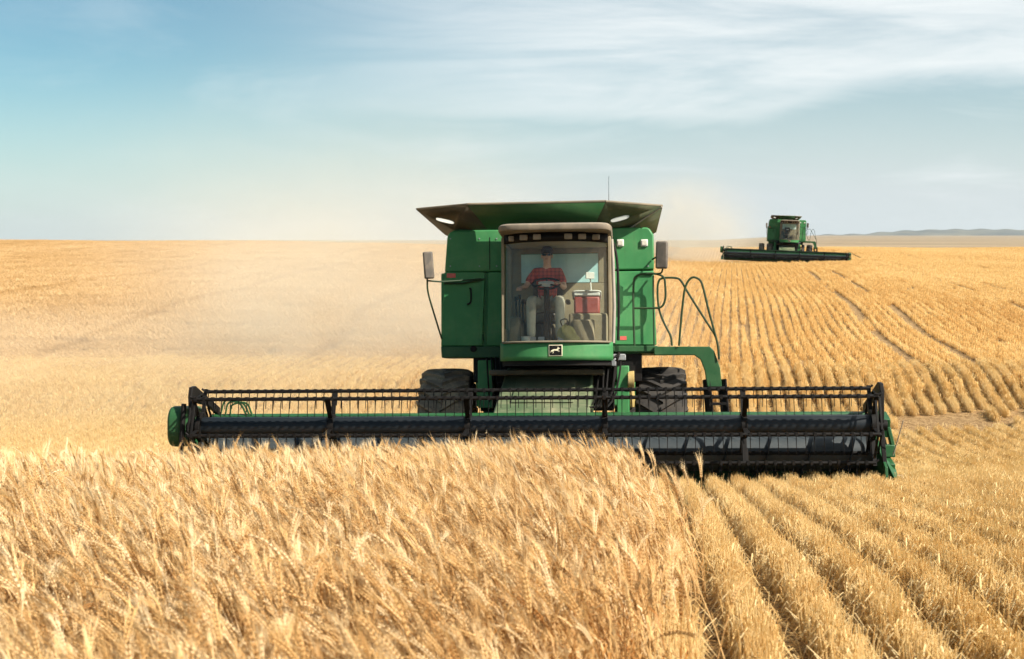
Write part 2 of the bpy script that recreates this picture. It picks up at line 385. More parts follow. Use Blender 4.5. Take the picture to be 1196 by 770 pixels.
def build_combine():
    root = empty('combine_harvester', MAIN)
    tag(root, 'big green combine harvester in front, its wide black reel cutting into the wheat', 'combine harvester', 'combine harvesters in the wheat field')
    # ---- grain tank and body panels
    yf = -.68
    lo = [PZ(515, 405, yf), PZ(518, 317, yf), PZ(588, 317, yf), PZ(588, 405, yf)]
    tank = MB()
    x0, x1 = P(520, 300, yf).x, P(763, 300, yf).x
    z1, z0 = P(600, 268, yf).z, P(600, 317, yf).z
    tank.prism([(x0 - .01, z0), (x1 + .01, z0), (x1 + .01, z1 - .12), (x1 - .05, z1 - .02), (x1 - .1, z1), (x0 + .13, z1), (x0 + .06, z1 - .04), (x0 + .03, z1 - .12)], 'y', yf, 2.3)
    tank.box(-1.66, 1.70, yf + .02, 2.3, 2.14, z0 - .012)
    t_ob = tank.build('grain_tank', 'green', root, bevel=.025)
    # left door panel (slightly proud), with handle and lock
    sp = MB(); ypan = yf - .05
    sp.prism([PZ(515, 404, ypan), PZ(519, 318, ypan), PZ(566, 318, ypan), PZ(564, 404, ypan)], 'y', ypan, yf + .015)
    door = sp.build('side_panel', 'green', root, bevel=.012); sp = MB()
    sp.prism([PZ(568, 404, ypan + .02), PZ(570, 318, ypan + .02), PZ(588, 318, ypan + .02), PZ(588, 404, ypan + .02)], 'y', ypan + .02, yf + .016)
    sp.build('side_panel', 'green', root, bevel=.012)
    hb = MB(); hp = [P(549, 337, ypan - .03), P(550, 339, ypan - .05), P(550, 352, ypan - .05), P(546, 356, ypan - .03)]
    hb.tube(catmull(hp, 4), .014, 8); hb.tube([P(549, 337, ypan - .04), P(549, 337, ypan + .01)], .014); hb.tube([P(546.5, 355, ypan - .03), P(546.5, 355, ypan + .01)], .014)
    hb.build('handle', 'black', door)
    bb = MB(); bb.prism([PZ(516, 418, ypan), PZ(515, 405, ypan), PZ(586, 405, ypan), PZ(586, 418, ypan)], 'y', ypan - .02, yf + .4)
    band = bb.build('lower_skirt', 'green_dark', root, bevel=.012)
    MB().tube([P(553, 407.5, ypan - .05), P(553, 407.5, ypan)], .05, 16).build('lock', 'black', band, bevel=.006)
    q = P(527, 322, ypan - .004)
    MB().box(q.x - .07, q.x + .07, ypan - .006, ypan + .01, q.z - .035, q.z + .035).build('warning_sticker', 'sticker', root)
    MB().tube([P(519, 331, ypan - .03), P(540, 331, ypan - .03), P(559, 328, ypan - .03), P(566, 326, ypan - .02)], .017, 8).build('panel_rail', 'rail', root)
    MB().bar(P(564.5, 326, ypan - .012), P(561, 402, ypan - .012), .045, .02, (0, 1, 0)).build('panel_stiffener', 'green', root, bevel=.004)
    # right panels
    rp = MB()
    rp.prism([PZ(716, 403, ypan), PZ(716, 317, ypan), PZ(763, 317, ypan), PZ(767, 403, ypan)], 'y', ypan, yf + .015)
    rp.build('side_panel', 'green', root, bevel=.014)
    rs = MB(); rs.prism([PZ(716, 411, ypan), PZ(716, 404, ypan), PZ(768, 404, ypan), PZ(768, 411, ypan)], 'y', ypan - .03, yf + .4)
    rs.build('lower_skirt', 'green_dark', root, bevel=.01)
    for px in (724.5, 752.5):
        q = P(px, 284, yf); wl = MB().box(q.x - .055, q.x + .055, yf - .035, yf + .01, q.z - .055, q.z + .055).build('work_light', 'white', root, bevel=.012)
        MB().box(q.x - .036, q.x + .036, yf - .041, yf - .03, q.z - .036, q.z + .036).build('lens', 'lens', wl, bevel=.003)
    for x in (P(572, 300, yf).x,):
        MB().box(x - .006, x + .006, yf - .004, yf + .01, z0 + .03, z1 - .12).build('panel_seam', 'black', root)
    for px, py in ((564, 330), (564, 362), (564, 394), (717.5, 330), (717.5, 372), (717.5, 398)):
        q = P(px, py, ypan); MB().tube([(q.x, ypan - .008, q.z - .045), (q.x, ypan - .008, q.z + .045)], .014, 8).build('hinge', 'green_dark', root)
    for px, py in ((526, 279), (560, 279), (526, 311), (560, 311), (722, 311), (757, 311), (580, 279), (580, 311)):
        q = P(px, py, yf); MB().tube([(q.x, yf - .012, q.z), (q.x, yf, q.z)], .012, 8).build('bolt', 'steel', root)
    q = P(728, 395, ypan); MB().box(q.x - .05, q.x + .05, ypan - .005, ypan + .004, q.z - .03, q.z + .03).build('warning_sticker', 'sticker', root)
    q = P(760, 320, ypan); MB().box(q.x - .13, q.x + .04, ypan - .03, ypan + .01, q.z - .012, q.z + .012).build('panel_latch', 'trim', root)
    # narrow recess parts beside the cab
    MB().box(-.69, -.60, yf + .05, 1.0, 2.14, 3.86).build('cab_side_shield', 'green_dark', root, bevel=.01)
    # ---- flared tank extension
    ex = MB(); yb = -.80
    bl, br = P(570, 268, yb), P(692, 268, yb)
    tl, tr = P(546, 239.5, -1.55), P(707, 236, -1.55)
    cl, cr_ = P(531, 269, -.5), P(733, 268, -.5)
    el, er = P(487, 245, -.85), P(773, 241, -.85)
    el2, er2 = Vector((el.x + .02, 2.3, el.z)), Vector((er.x - .02, 2.3, er.z))
    cl2, cr2 = Vector((cl.x, 2.2, cl.z)), Vector((cr_.x, 2.2, cr_.z))
    ex.add([bl, br, tr, tl], [(0, 1, 2, 3)])
    rear = MB().add([cl2, cr2, er2, el2], [(0, 1, 2, 3)])
    ext = ex.build('tank_extension', 'green_dark', root, solid=.02)
    rear.build('extension_panel', 'olive', ext, solid=.018)
    MB().tube([tl + Vector((0, 0, .012)), tr + Vector((0, 0, .012))], .018, 8).build('extension_trim', 'olive_edge', ext)
    for s, b_, t_, c_, e_, e2, c2, lp in ((-1, bl, tl, cl, el, el2, cl2, (520, 257.5)), (1, br, tr, cr_, er, er2, cr2, (724, 255))):
        MB().tube([t_ + Vector((0, 0, .01)), e_ + Vector((0, 0, .01)), e2 + Vector((0, 0, .01))], .018, 8).build('extension_trim', 'olive_edge', ext)
        if s > 0: MB().tube([c_ + Vector((0, -.012, -.01)), e_ + Vector((0, -.012, -.01))], .016, 8).build('extension_trim', 'trim', ext)
        # oval lamp set in the corner panel
        nrm = (t_ - b_).cross(c_ - b_).normalized()
        if nrm.y > 0: nrm = -nrm
        d = MAIN.inverted().to_3x3() @ Vector(((lp[0] - 598) / F, math.cos(PITCH) + (385 - lp[1]) / F * math.sin(PITCH), -math.sin(PITCH) + (385 - lp[1]) / F * math.cos(PITCH)))
        o = _inv @ Vector((0, 0, CAMZ)); tt = (b_ - o).dot(nrm) / d.dot(nrm); ctr = o + d * tt
        ax = (e_ - b_); ax = (ax - nrm * ax.dot(nrm)); ax = Vector((ax.x, ax.y * .2, ax.z * (.55 if s < 0 else .75))); ax = (ax - nrm * ax.dot(nrm)).normalized()
        if s < 0: ax = (Vector((1, 0, -.42)) - nrm * Vector((1, 0, -.42)).dot(nrm)).normalized()
        else: ax = (Vector((1, 0, .32)) - nrm * Vector((1, 0, .32)).dot(nrm)).normalized()
        ay = nrm.cross(ax)
        ring = [ctr + ax * .15 * math.copysign(abs(math.cos(a)) ** .7, math.cos(a)) + ay * .07 * math.copysign(abs(math.sin(a)) ** .7, math.sin(a)) for a in np.linspace(0, 2 * PI, 25)[:-1]]
        tri1 = [b_, t_, e_]; tri2 = [b_, e_, c_]
        quad = [b_, t_, e_, c_]; allp = quad + ring; tess = tessellate_polygon([quad, ring[::-1]])
        flat = quad + ring[::-1]
        co = MB().add(flat, [tuple(f) for f in tess]).add([c_, e_, e2, c2], [(0, 1, 2, 3)]).build('extension_corner', 'olive' if s < 0 else 'olive_green', ext, solid=.014)
        lm = MB(); n = len(ring)
        lm.add([ctr + (p - ctr) * .985 + nrm * .010 for p in ring] + [ctr + (p - ctr) * .985 + nrm * .004 for p in ring], [tuple(range(n)), tuple(range(2 * n - 1, n - 1, -1))] + [(i, (i + 1) % n, (i + 1) % n + n, i + n) for i in range(n)])
        lm.build('extension_window', 'milky', ext)
    # neck under the extension
    MB().prism([PZ(534, 271, yf), (cl.x + .06, cl.z - .01), (cr_.x - .04, cr_.z - .01), PZ(735, 271, yf)], 'y', yf + .03, 2.2).build('tank_collar', 'green_dark', root)
    # ---- cab
    cx0, cx1 = -.575, 1.035; ccx = (cx0 + cx1) / 2; hw = (cx1 - cx0) / 2
    zf, zb, zt = 2.17, 1.90, 3.74
    def arc(u, z, y_edge=-1.84, bul=.30, w=hw):
        a = (u - .5) * 2; tp = (z - zb) / (zt - zb)
        return Vector((ccx + a * (w - .02 * tp), y_edge - bul * (1 - abs(a) ** 2.6) + .02 * tp, z))
    cab = MB()
    cab.box(cx0 + .03, cx1 - .03, -1.86, -.70, 2.02, 2.10)                      # floor
    cab.box(cx0 + .02, cx1 - .02, -.735, -.70, 2.10, 3.15)                      # rear wall below the window
    cab.box(cx0 + .02, cx0 + .2, -.735, -.70, 3.15, 3.72); cab.box(cx1 - .2, cx1 - .02, -.735, -.70, 3.15, 3.72)
    cab.box(cx0 + .2, cx1 - .2, -.735, -.70, 3.62, 3.72)
    for x in (cx0 + .02, cx1 - .02): cab.bar((x, -.74, 2.05), (x, -.74, 3.74), .07, .07)
    for x in (cx0 + .015, cx1 - .015): cab.bar((x, -1.86, 2.10), (x, -1.84, 3.74), .045, .05)
    cab.box(cx0, cx0 + .03, -1.84, -.74, 2.02, 2.40); cab.box(cx1 - .03, cx1, -1.84, -.74, 2.02, 2.20)
    for x in (cx0 + .02, cx1 - .02): cab.bar((x, -1.85, 3.70), (x, -.72, 3.70), .06, .06)
    cabo = cab.build('cab', 'interior', root, bevel=.008)
    ap = MB()
    ap.grid(lambda u, v: arc(u, zb + .0 + (zf - zb) * v, -1.87, .31, hw + .02), 28, 4)
    ap.build('cab_apron', 'green', cabo, solid=.03)
    MB().grid(lambda u, v: arc(.02 + .96 * u, zf - .015 + .03 * v, -1.905, .31, hw + .02), 28, 1).build('apron_ledge', 'olive_edge', cabo, solid=.03)
    MB().prism([(arc(u, zb, -1.86, .29, hw).x, arc(u, zb, -1.86, .29, hw).y) for u in np.linspace(0, 1, 24)] + [(cx1, -.7), (cx0, -.7)], 'z', zb - .07, zb + .02).build('cab_base', 'black', cabo)
    MB().grid(lambda u, v: arc(u, zf + (zt - .06 - zf) * v), 28, 6).build('windshield', 'windshield', cabo)
    for x in (cx0 + .005, cx1 - .005):
        MB().add([(x, -1.82, 2.42 if x < 0 else 2.22), (x, -.77, 2.42 if x < 0 else 2.22), (x, -.77, 3.68), (x, -1.80, 3.68)], [(0, 1, 2, 3)]).build('side_window', 'side_glass', cabo)
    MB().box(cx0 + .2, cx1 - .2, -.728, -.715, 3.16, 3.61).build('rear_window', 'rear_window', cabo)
    # roof with its visor, lamps under the visor
    rf = MB()
    def roofpt(a, z, k):
        return (ccx + k * (hw + .03) * math.copysign(abs(math.cos(a)) ** .22, math.cos(a)), -1.53 + k * .93 * math.copysign(abs(math.sin(a)) ** .3, math.sin(a)), z)
    prof = [(3.775, .90), (3.775, .985), (3.80, 1.0), (3.845, 1.0), (3.87, .97), (3.885, .86), (3.89, .2)]
    n = 48; vs = [roofpt(2 * PI * i / n, z, k) for z, k in prof for i in range(n)]
    fs = [(j * n + i, j * n + (i + 1) % n, (j + 1) * n + (i + 1) % n, (j + 1) * n + i) for j in range(len(prof) - 1) for i in range(n)] + [tuple(range((len(prof) - 1) * n, len(prof) * n)), tuple(range(n - 1, -1, -1))]
    rf.add(vs, fs); rf.build('roof', 'roof', cabo)
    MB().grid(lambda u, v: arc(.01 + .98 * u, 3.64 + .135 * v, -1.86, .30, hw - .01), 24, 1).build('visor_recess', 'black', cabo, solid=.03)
    for px in (594.5, 610, 626.5, 664, 680.5, 697):
        q = P(px, 278.6, -2.2); u = (q.x - ccx) / (2 * hw) + .5; a = arc(u, 3.70, -1.905, .30)
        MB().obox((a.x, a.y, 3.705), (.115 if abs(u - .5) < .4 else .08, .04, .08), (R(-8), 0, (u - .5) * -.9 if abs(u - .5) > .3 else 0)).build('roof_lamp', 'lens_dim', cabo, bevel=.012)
    # pale door edge, grab bar and hinges at the picture's right of the cab
    MB().tube([(cx1 + .03, -1.80, 2.16), (cx1 + .05, -1.80, 2.7), (cx1 + .035, -1.79, 3.4), (cx1 + .02, -1.78, 3.70)], .026, 8).build('door_post', 'trim', cabo)
    MB().tube(catmull([(cx1 + .10, -1.68, 2.2), (cx1 + .115, -1.68, 2.7), (cx1 + .10, -1.67, 3.35), (cx1 + .05, -1.66, 3.66)], 4), .019, 8).build('grab_bar', 'black', cabo)
    # emblem: dark plate with a cream border and a leaping deer
    ec = P(649, 409.5, -2.17); ey = arc((ec.x - ccx) / (2 * hw) + .5, 2.03, -1.87, .31, hw + .02).y - .02
    em = MB().box(ec.x - .10, ec.x + .10, ey - .008, ey + .02, ec.z - .083, ec.z + .083).build('emblem', 'cream', cabo, bevel=.004)
    MB().box(ec.x - .088, ec.x + .088, ey - .0115, ey, ec.z - .071, ec.z + .071).build('emblem_field', 'black', cabo)
    deer = [(-.95, -.10), (-.62, .18), (-.35, .30), (.10, .30), (.34, .42), (.46, .66), (.36, .98), (.50, .74), (.60, .98), (.60, .70), (.84, .56), (.92, .44), (.70, .40), (.58, .16),
            (.50, -.02), (.82, -.14), (.66, -.40), (.62, -.20), (.30, -.10), (.08, -.06), (-.20, -.02), (-.48, -.20), (-.36, -.48), (-.62, -.84), (-.50, -.46), (-.66, -.20), (-.86, -.30), (-.98, -.66), (-.96, -.26)]
    dm = MB(); dm.prism([(ec.x + a * .072, ec.z + b * .058) for a, b in deer], 'y', ey - .0145, ey - .009); dm.build('emblem_deer', 'cream', cabo, ang=20)
    # cab furniture
    st = MB(); st.box(-.20, .30, -1.22, -.84, 2.50, 2.66); st.box(-.05, .15, -1.15, -.9, 2.1, 2.5); st.obox((.05, -.82, 2.98), (.46, .12, .66), (R(-8), 0, 0))
    st.build('seat', 'seat', cabo, bevel=.05)
    for x in (-.27, .37): MB().box(x - .035, x + .035, -1.2, -.85, 2.80, 2.86).build('armrest', 'seat', cabo, bevel=.02)
    sw = MB(); c = P(638, 331.5, -1.50); mt = Euler((R(28), 0, 0)).to_matrix()
    sw.tube([c + mt @ Vector((.205 * math.cos(a), .205 * math.sin(a), 0)) for a in np.linspace(0, 2 * PI, 33)], .016, 8, False)
    for a in (R(90), R(210), R(330)): sw.tube([c, c + mt @ Vector((.2 * math.cos(a), .2 * math.sin(a), 0))], .012)
    sw.tube([c - mt @ Vector((0, 0, .02)), c - mt @ Vector((0, 0, .45)), Vector((c.x, c.y - .16, 2.1))], [.04, .05, .075], 10)
    sw.build('steering_wheel', 'black', cabo)
    hubp = [c + mt @ Vector((.12 * math.cos(a), .055 * math.sin(a), .022)) for a in np.linspace(0, 2 * PI, 25)[:-1]]
    MB().add(hubp + [p - mt @ Vector((0, 0, .05)) for p in hubp], [tuple(range(24)), tuple(range(47, 23, -1))] + [(i, (i + 1) % 24, (i + 1) % 24 + 24, i + 24) for i in range(24)]).build('steering_hub', 'white', cabo)
    con = MB(); con.box(.40, .98, -1.55, -.76, 2.10, 2.62); con.obox((.62, -1.60, 2.32), (.34, .14, .4), (R(-15), 0, 0))
    con.build('console', 'interior', cabo, bevel=.03)
    MB().box(cx0 + .06, -.33, -1.5, -.76, 2.10, 2.58).build('console', 'interior', cabo, bevel=.03)
    for x, y, z in ((-.36, -1.30, 2.88), (-.42, -1.2, 2.86), (-.30, -1.42, 2.80)):
        le = MB(); le.tube([(x, y + .05, 2.5), (x, y, z)], .012); le.tube([(x, y, z - .02), (x, y - .008, z + .05)], .024); le.build('lever', 'black', cabo)
    for px in (622, 632, 655):
        q = P(px, 391, -1.8); pd = MB(); pd.obox((q.x, -1.78, 2.2), (.09, .03, .13), (R(-30), 0, 0)); pd.tube([(q.x, -1.77, 2.2), (q.x, -1.62, 2.1)], .012); pd.build('pedal', 'steel', cabo)
    mo = MB(); q = P(689, 322, -1.25); mo.obox((q.x, -1.25, q.z), (.13, .05, .10), (0, 0, R(12))); mo.tube([(q.x, -1.23, q.z), (q.x + .04, -1.1, 2.6)], .012)
    mo.build('monitor', 'white', cabo, bevel=.01)
    MB().box(cx0 + .04, cx1 - .04, -1.82, -.75, 3.70, 3.74).build('headliner', 'interior_tan', cabo)
    # ---- chassis, feeder house, axle
    ch = MB()
    ch.box(-1.05, 1.05, -.55, 4.6, 1.15, 2.13); ch.box(-1.45, 1.45, -.28, .28, .74, 1.12)
    ch.box(-1.15, -.62, -.66, -.3, 1.6, 2.13); ch.box(.95, 1.5, -.66, -.3, 1.6, 2.05)
    ch.build('chassis', 'black', root, bevel=.02)
    fh = MB(); fh.prism([(-2.95, .28), (-2.95, 1.12), (-2.5, 1.26), (-.62, 1.84), (-.62, 1.0)], 'x', -.62, .74)
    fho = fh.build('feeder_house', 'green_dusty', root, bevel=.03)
    MB().prism([(-2.45, 1.285), (-1.5, 1.575), (-1.5, 1.60), (-2.45, 1.31)], 'x', -.40, .5).build('feeder_cover', 'green_dusty', fho, bevel=.01)
    MB().box(-.80, .92, -1.62, -.66, 1.70, 1.78).build('cab_mount', 'olive', root, bevel=.02)
    fp = MB(); q0, q1 = P(558, 425, -.75), P(576, 452, -.75); fp.box(q0.x, q1.x, -.76, -.55, 1.2, 1.95); fp.build('frame_post', 'green', root, bevel=.015)
    fp = MB(); q0, q1 = P(720, 425, -.75), P(735, 452, -.75); fp.box(q0.x, q1.x, -.78, -.55, .8, 1.85)
    fp.build('frame_post', 'green', root, bevel=.015)
    for s in (-1, 1):
        hy = MB(); hy.tube([(s * .75 + .06, -2.75, .55), (s * .75 + .06, -1.7, .8)], .035, 10); hy.tube([(s * .75 + .06, -1.7, .8), (s * .75 + .06, -.5, 1.05)], .055, 12); hy.build('lift_cylinder', 'steel', root)
    rr = random.Random(3)
    for k in range(7):
        x = .86 + .05 * k; MB().tube(catmull([(x, -.7, 2.05), (x + rr.uniform(-.05, .05), -.95, 1.75 + rr.uniform(-.1, .1)), (x - .08, -1.4, 1.35 + rr.uniform(-.1, .1)), (x - .18, -2.6, 1.22)], 5), .015, 6).build('hydraulic_hose', 'black', root)
    for k in range(4):
        x = -.72 - .07 * k; MB().tube(catmull([(x, -.7, 2.05), (x + .04, -.92, 1.7), (x + .05, -.7, 1.2)], 5), .014, 6).build('hydraulic_hose', 'black', root)
    for k in range(3): MB().tube(catmull([(.75 + .1 * k, -.8, 2.0), (.9 + .1 * k, -.9, 1.93), (1.15, -.86, 2.0 + .03 * k)], 5), .018, 6).build('hydraulic_hose', 'black', root)
    vb = MB(); vb.obox((1.12, -.80, 1.98), (.26, .1, .1)); vb.obox((1.05, -.86, 1.9), (.1, .1, .12)); vb.build('valve_block', 'steel', root, bevel=.012)
    sh = MB(); q = P(737, 445, -.7); sh.lathe([(q.x - .05, .0), (q.x - .05, .14), (q.x + .05, .15), (q.x + .05, 0)], 'x', 20, (0, -.72, 1.62)); sh.tube([(q.x, -.72, 1.5), (q.x + .02, -.74, 1.2)], .05); sh.build('drive_sheave', 'rim', root, bevel=.008)
    rb = MB(); rb.prism([(2.25, 1.2), (2.25, 3.5), (3.6, 3.35), (5.2, 2.7), (5.3, 1.7), (4.6, 1.2)], 'x', -1.45, 1.45); rb.build('rear_body', 'green', root, bevel=.04)
    # ---- wheels
    def wheel(r, w, mat, lugs=22):
        t = MB(); hwid = w / 2; rr_ = r - .055
        prof = []
        for a, h in ((.52, .78), (.60, .93), (.74, 1.0), (.88, .98), (.965, .86), (.99, .6), (1.0, .25), (1.0, 0)): prof.append((h * hwid, a * rr_))
        prof = [(-h, q) for h, q in prof] + [(h, q) for h, q in prof[-2::-1]]
        t.lathe(prof, 'x', 56)
        for s in (-1, 1):
            for k in range(lugs):
                a0 = 2 * PI * (k + (.5 if s > 0 else 0)) / lugs; pts = []
                for j in range(7):
                    f = j / 6; h = s * hwid * (-.04 + 1.03 * f); rad = rr_ * (1.0 - .035 * f ** 3 - (.03 if j == 6 else 0)); pts.append((h, rad, a0 + .30 * f))
                vs = []
                for h, rad, an in pts:
                    for da, dr in ((-.045, -.02), (-.032, .055), (.032, .055), (.045, -.02)):
                        vs.append((h, (rad + dr) * math.sin(an + da), (rad + dr) * math.cos(an + da)))
                fs = [(j * 4 + i, j * 4 + i + 1, j * 4 + 5 + i, j * 4 + 4 + i) for j in range(6) for i in range(3)] + [(0, 1, 2, 3), (27, 26, 25, 24)]
                t.add(vs, fs)
        rm = MB(); rm.lathe([(-.32 * w, .0), (-.30 * w, .18), (-.12 * w, .3 * r), (-.12 * w, .46 * r), (-.38 * w, .53 * r), (-.38 * w, .56 * r), (.38 * w, .56 * r), (.38 * w, .53 * r), (.12 * w, .46 * r), (.12 * w, .3 * r), (.3 * w, .18), (.32 * w, 0)], 'x', 32)
        wo = rm.build('wheel', 'rim', root)
        t.build('tyre', mat, wo, ang=35, recalc=True)
        return wo
    wl = wheel(.915, .80, 'tyre_dusty'); wl.location = (-1.64, 0, .93)
    wr = wheel(.915, .80, 'tyre'); wr.location = (1.80, 0, .93)
    rw = wheel(.62, .42, 'tyre'); rw.location = (-1.25, 3.9, .62)
    rw2 = copy_of(rw, root, (1.25, 3.9, .62)); copy_of(rw.children[0], rw2)
    # ---- ladder platform on the picture's right
    yp = -.80
    pf = MB(); a, b = P(772, 405, yp), P(829, 405, yp)
    pf.box(1.08, P(800, 410, yp).x, yp + .12, .35, a.z - .10, a.z - .05)
    pl = [PZ(764, 405, yp), PZ(829, 405, yp), PZ(834, 410, yp), PZ(841, 430, yp), PZ(843, 452, yp), PZ(826, 452, yp), PZ(823, 433, yp), PZ(818, 420, yp), PZ(811, 415, yp), PZ(764, 415, yp)]
    pf.prism(pl, 'y', yp - .04, yp + .04)
    pf.build('ladder_platform', 'green_dark', root, bevel=.01)
    ld = MB(); q = P(835, 452, yp)
    for dx in (-.11, .13):
        ld.bar((q.x + dx, yp, q.z + .12), (q.x + dx + .07, yp - .05, .62), .03, .10)
        ld.bar((q.x + dx, yp + .5, q.z + .12), (q.x + dx + .07, yp + .45, .62), .03, .10)
    for z in (.65, .95, 1.25, 1.5): ld.box(q.x - .10 + (1.5 - z) * .06, q.x + .15 + (1.5 - z) * .06, yp - .06, yp + .5, z - .02, z + .02)
    ld.build('ladder', 'black', root, bevel=.004)
    def rail(pts, y0, r=.017, dy=None):
        return MB().tube(catmull([P(px, py, y0 + (dy[i] if dy else 0)) for i, (px, py) in enumerate(pts)], 6), r, 8).build('handrail', 'rail', root)
    rail([(741, 404), (740, 370), (740, 332), (743, 323), (752, 320), (766, 320), (775, 324), (777, 334), (777, 349), (773, 358), (764, 360), (741, 360)], -.92)
    rail([(764, 404), (763.5, 375), (763, 345), (763, 322)], -.84, .012)
    rail([(785, 404), (783, 392), (776, 378), (770, 362), (768, 343), (769, 330), (774, 325), (790, 325), (796, 329), (803, 341), (820, 368), (833, 388), (836, 394)], -.55)
    rail([(793, 404), (795, 380), (798, 350), (801, 334), (807, 325), (814, 325), (820, 332), (827, 360), (834, 386), (838, 402), (840, 420)], -.86)
    # ---- mirrors, antenna
    def mirror(px, py, w, h, arm, y):
        q = P(px, py, y)
        o = MB().obox((q.x, y, q.z), (w, .07, h), (0, R(-4) if px < 600 else R(2), R(14) if px < 600 else R(-14))).build('mirror', 'mirror_glass', root, bevel=.025)
        b = MB()
        for pts in arm: b.tube(catmull([P(*p) for p in pts], 4), .014, 8)
        b.tube([(q.x, y + .03, q.z + .02), (q.x, y + .09, q.z)], .03)
        b.build('mirror_arm', 'rail', o)
    mirror(500.5, 310, .155, .42, [[(499, 326, -1.15), (500, 342, -1.1), (508, 370, -.9), (516, 396, -.78)], [(499, 328, -1.15), (520, 329, -1.0), (562, 326, -.76)]], -1.2)
    mirror(773, 298, .185, .42, [[(774, 314, -1.1), (772, 319, -1.05), (764, 320, -.8)], [(774, 299, -1.12), (768, 300, -.9), (762, 303, -.7)]], -1.15)
    a0 = P(711, 272, -.9); MB().tube([a0, P(711, 240, -.9), P(711, 206, -.9)], [.006, .004, .003], 6).build('antenna', 'black', root)
    # ---- header
    XL, XR = -4.62, 4.50
    hd = MB()
    hd.prism([(-4.10, .20), (-4.10, .225), (-3.62, .13), (-3.30, .13), (-3.06, .27), (-3.00, .50), (-2.97, 1.02), (-3.02, 1.06), (-3.02, 1.12), (-2.96, 1.15), (-2.80, 1.15), (-2.78, 1.10), (-2.92, 1.0), (-2.95, .45), (-3.00, .2), (-3.28, .09), (-3.62, .09)], 'x', XL, XR)
    for x in np.linspace(XL + .3, XR - .3, 9): hd.box(x - .04, x + .04, -2.92, -2.80, .1, 1.1)
    hd.box(XL, XR, -2.84, -2.72, .25, .42)
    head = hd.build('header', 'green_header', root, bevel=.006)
    au = MB(); ac = (-3.36, .60)
    au.tube([(XL + .05, ac[0], ac[1]), (XR - .05, ac[0], ac[1])], .23, 28)
    def flight(xa, xb, sgn, turns):
        def fn(u, v):
            an = sgn * 2 * PI * turns * u; rad = .23 + .08 * v
            return (xa + (xb - xa) * u, ac[0] + rad * math.cos(an), ac[1] + rad * math.sin(an))
        au.grid(fn, int(turns * 20), 1)
    flight(XL + .06, -.55, 1, 7); flight(.65, XR - .06, -1, 7)
    for k in range(16):
        an = k * 2.4; x = -.5 + 1.1 * k / 15; au.tube([(x, ac[0] + .19 * math.cos(an), ac[1] + .19 * math.sin(an)), (x, ac[0] + .36 * math.cos(an), ac[1] + .36 * math.sin(an))], .009, 6)
    au.build('auger', 'auger', head, recalc=False)
    cb = MB(); cb.box(XL, XR, -4.16, -4.09, .185, .205)
    x = XL + .04
    while x < XR:
        cb.add([(x - .016, -4.12, .18), (x + .016, -4.12, .18), (x + .016, -4.12, .222), (x - .016, -4.12, .222), (x, -4.30, .205)], [(0, 1, 2, 3), (0, 4, 1), (1, 4, 2), (2, 4, 3), (3, 4, 0)])
        cb.add([(x + .012, -4.13, .207), (x + .064, -4.13, .207), (x + .038, -4.22, .209)], [(0, 1, 2)]); x += .0762
    cb.build('cutter_bar', 'black', head, recalc=False)
    # reel: tube, spiders, bats
    ry, rz, rr0 = -3.93, .985, .50
    RL, RR = -4.46, 4.40
    reel = MB().tube([(RL, ry, rz), (RR, ry, rz)], .135, 32).build('reel', 'navy', root)
    bm_ = MB(); bm_.tube([(RL, 0, 0), (RR, 0, 0)], .024, 10)
    x = RL + .05
    while x < RR - .02:
        j = random.uniform(-.006, .006)
        bm_.tube([(x, .0, 0), (x, .034, -.01), (x + j, .030, -.05), (x + j * 2, .012 + j, -.235)], [.007, .007, .0065, .005], 4); bm_.box(x - .018, x + .018, -.030, .030, -.026, .03)
        x += .1143
    bat = None
    PH = 18
    for k in range(6):
        a = R(PH + 60 * k); loc = (0, ry + rr0 * math.sin(a), rz + rr0 * math.cos(a))
        if bat is None: bat = bm_.build('reel_bat', 'black', reel); bat.location = loc
        else: copy_of(bat, reel, loc)
    sp_ = MB(); sp_.lathe([(-.04, .13), (-.04, .165), (.04, .165), (.04, .13)], 'x', 24)
    for k in range(6):
        a = R(PH + 60 * k); u = Vector((0, math.sin(a), math.cos(a)))
        sp_.bar(u * .14, u * (rr0 + .03), .016, .06, (1, 0, 0)); sp_.bar(u * .30 + Vector((.02, 0, 0)), u * (rr0 + .02) + Vector((.02, 0, 0)), .018, .045, (1, 0, 0))
    spid = None
    for px in (388, 547.5, 706.5, 868.5):
        x = P(px, 499, ry).x
        if spid is None: spid = sp_.build('reel_spider', 'black', reel, bevel=.003); spid.location = (x, ry, rz)
        else: copy_of(spid, reel, (x, ry, rz))
    # reel ends: spoked hexagon, cam ring and lift arm
    en = MB(); en.lathe([(-.03, .10), (-.03, .2), (.03, .2), (.03, .10)], 'x', 24)
    for k in range(6):
        a = R(PH + 60 * k); b = a + R(60); u = Vector((0, math.sin(a), math.cos(a))); w = Vector((0, math.sin(b), math.cos(b)))
        en.bar(u * .12, u * (rr0 + .04), .018, .05, (1, 0, 0)); en.bar(u * .44, w * .44, .012, .03, (1, 0, 0))
        off = Vector((.05, 0, .04)); en.bar(u * .42 + off, w * .42 + off, .012, .025, (1, 0, 0)); en.tube([u * rr0, u * rr0 + off], .016, 6)
    ends = en.build('reel_end', 'black', reel, bevel=.003); ends.location = (RL + .02, ry, rz); ends.scale = (-1, 1, 1)
    copy_of(ends, reel, (RR - .02, ry, rz), (1, 1, 1))
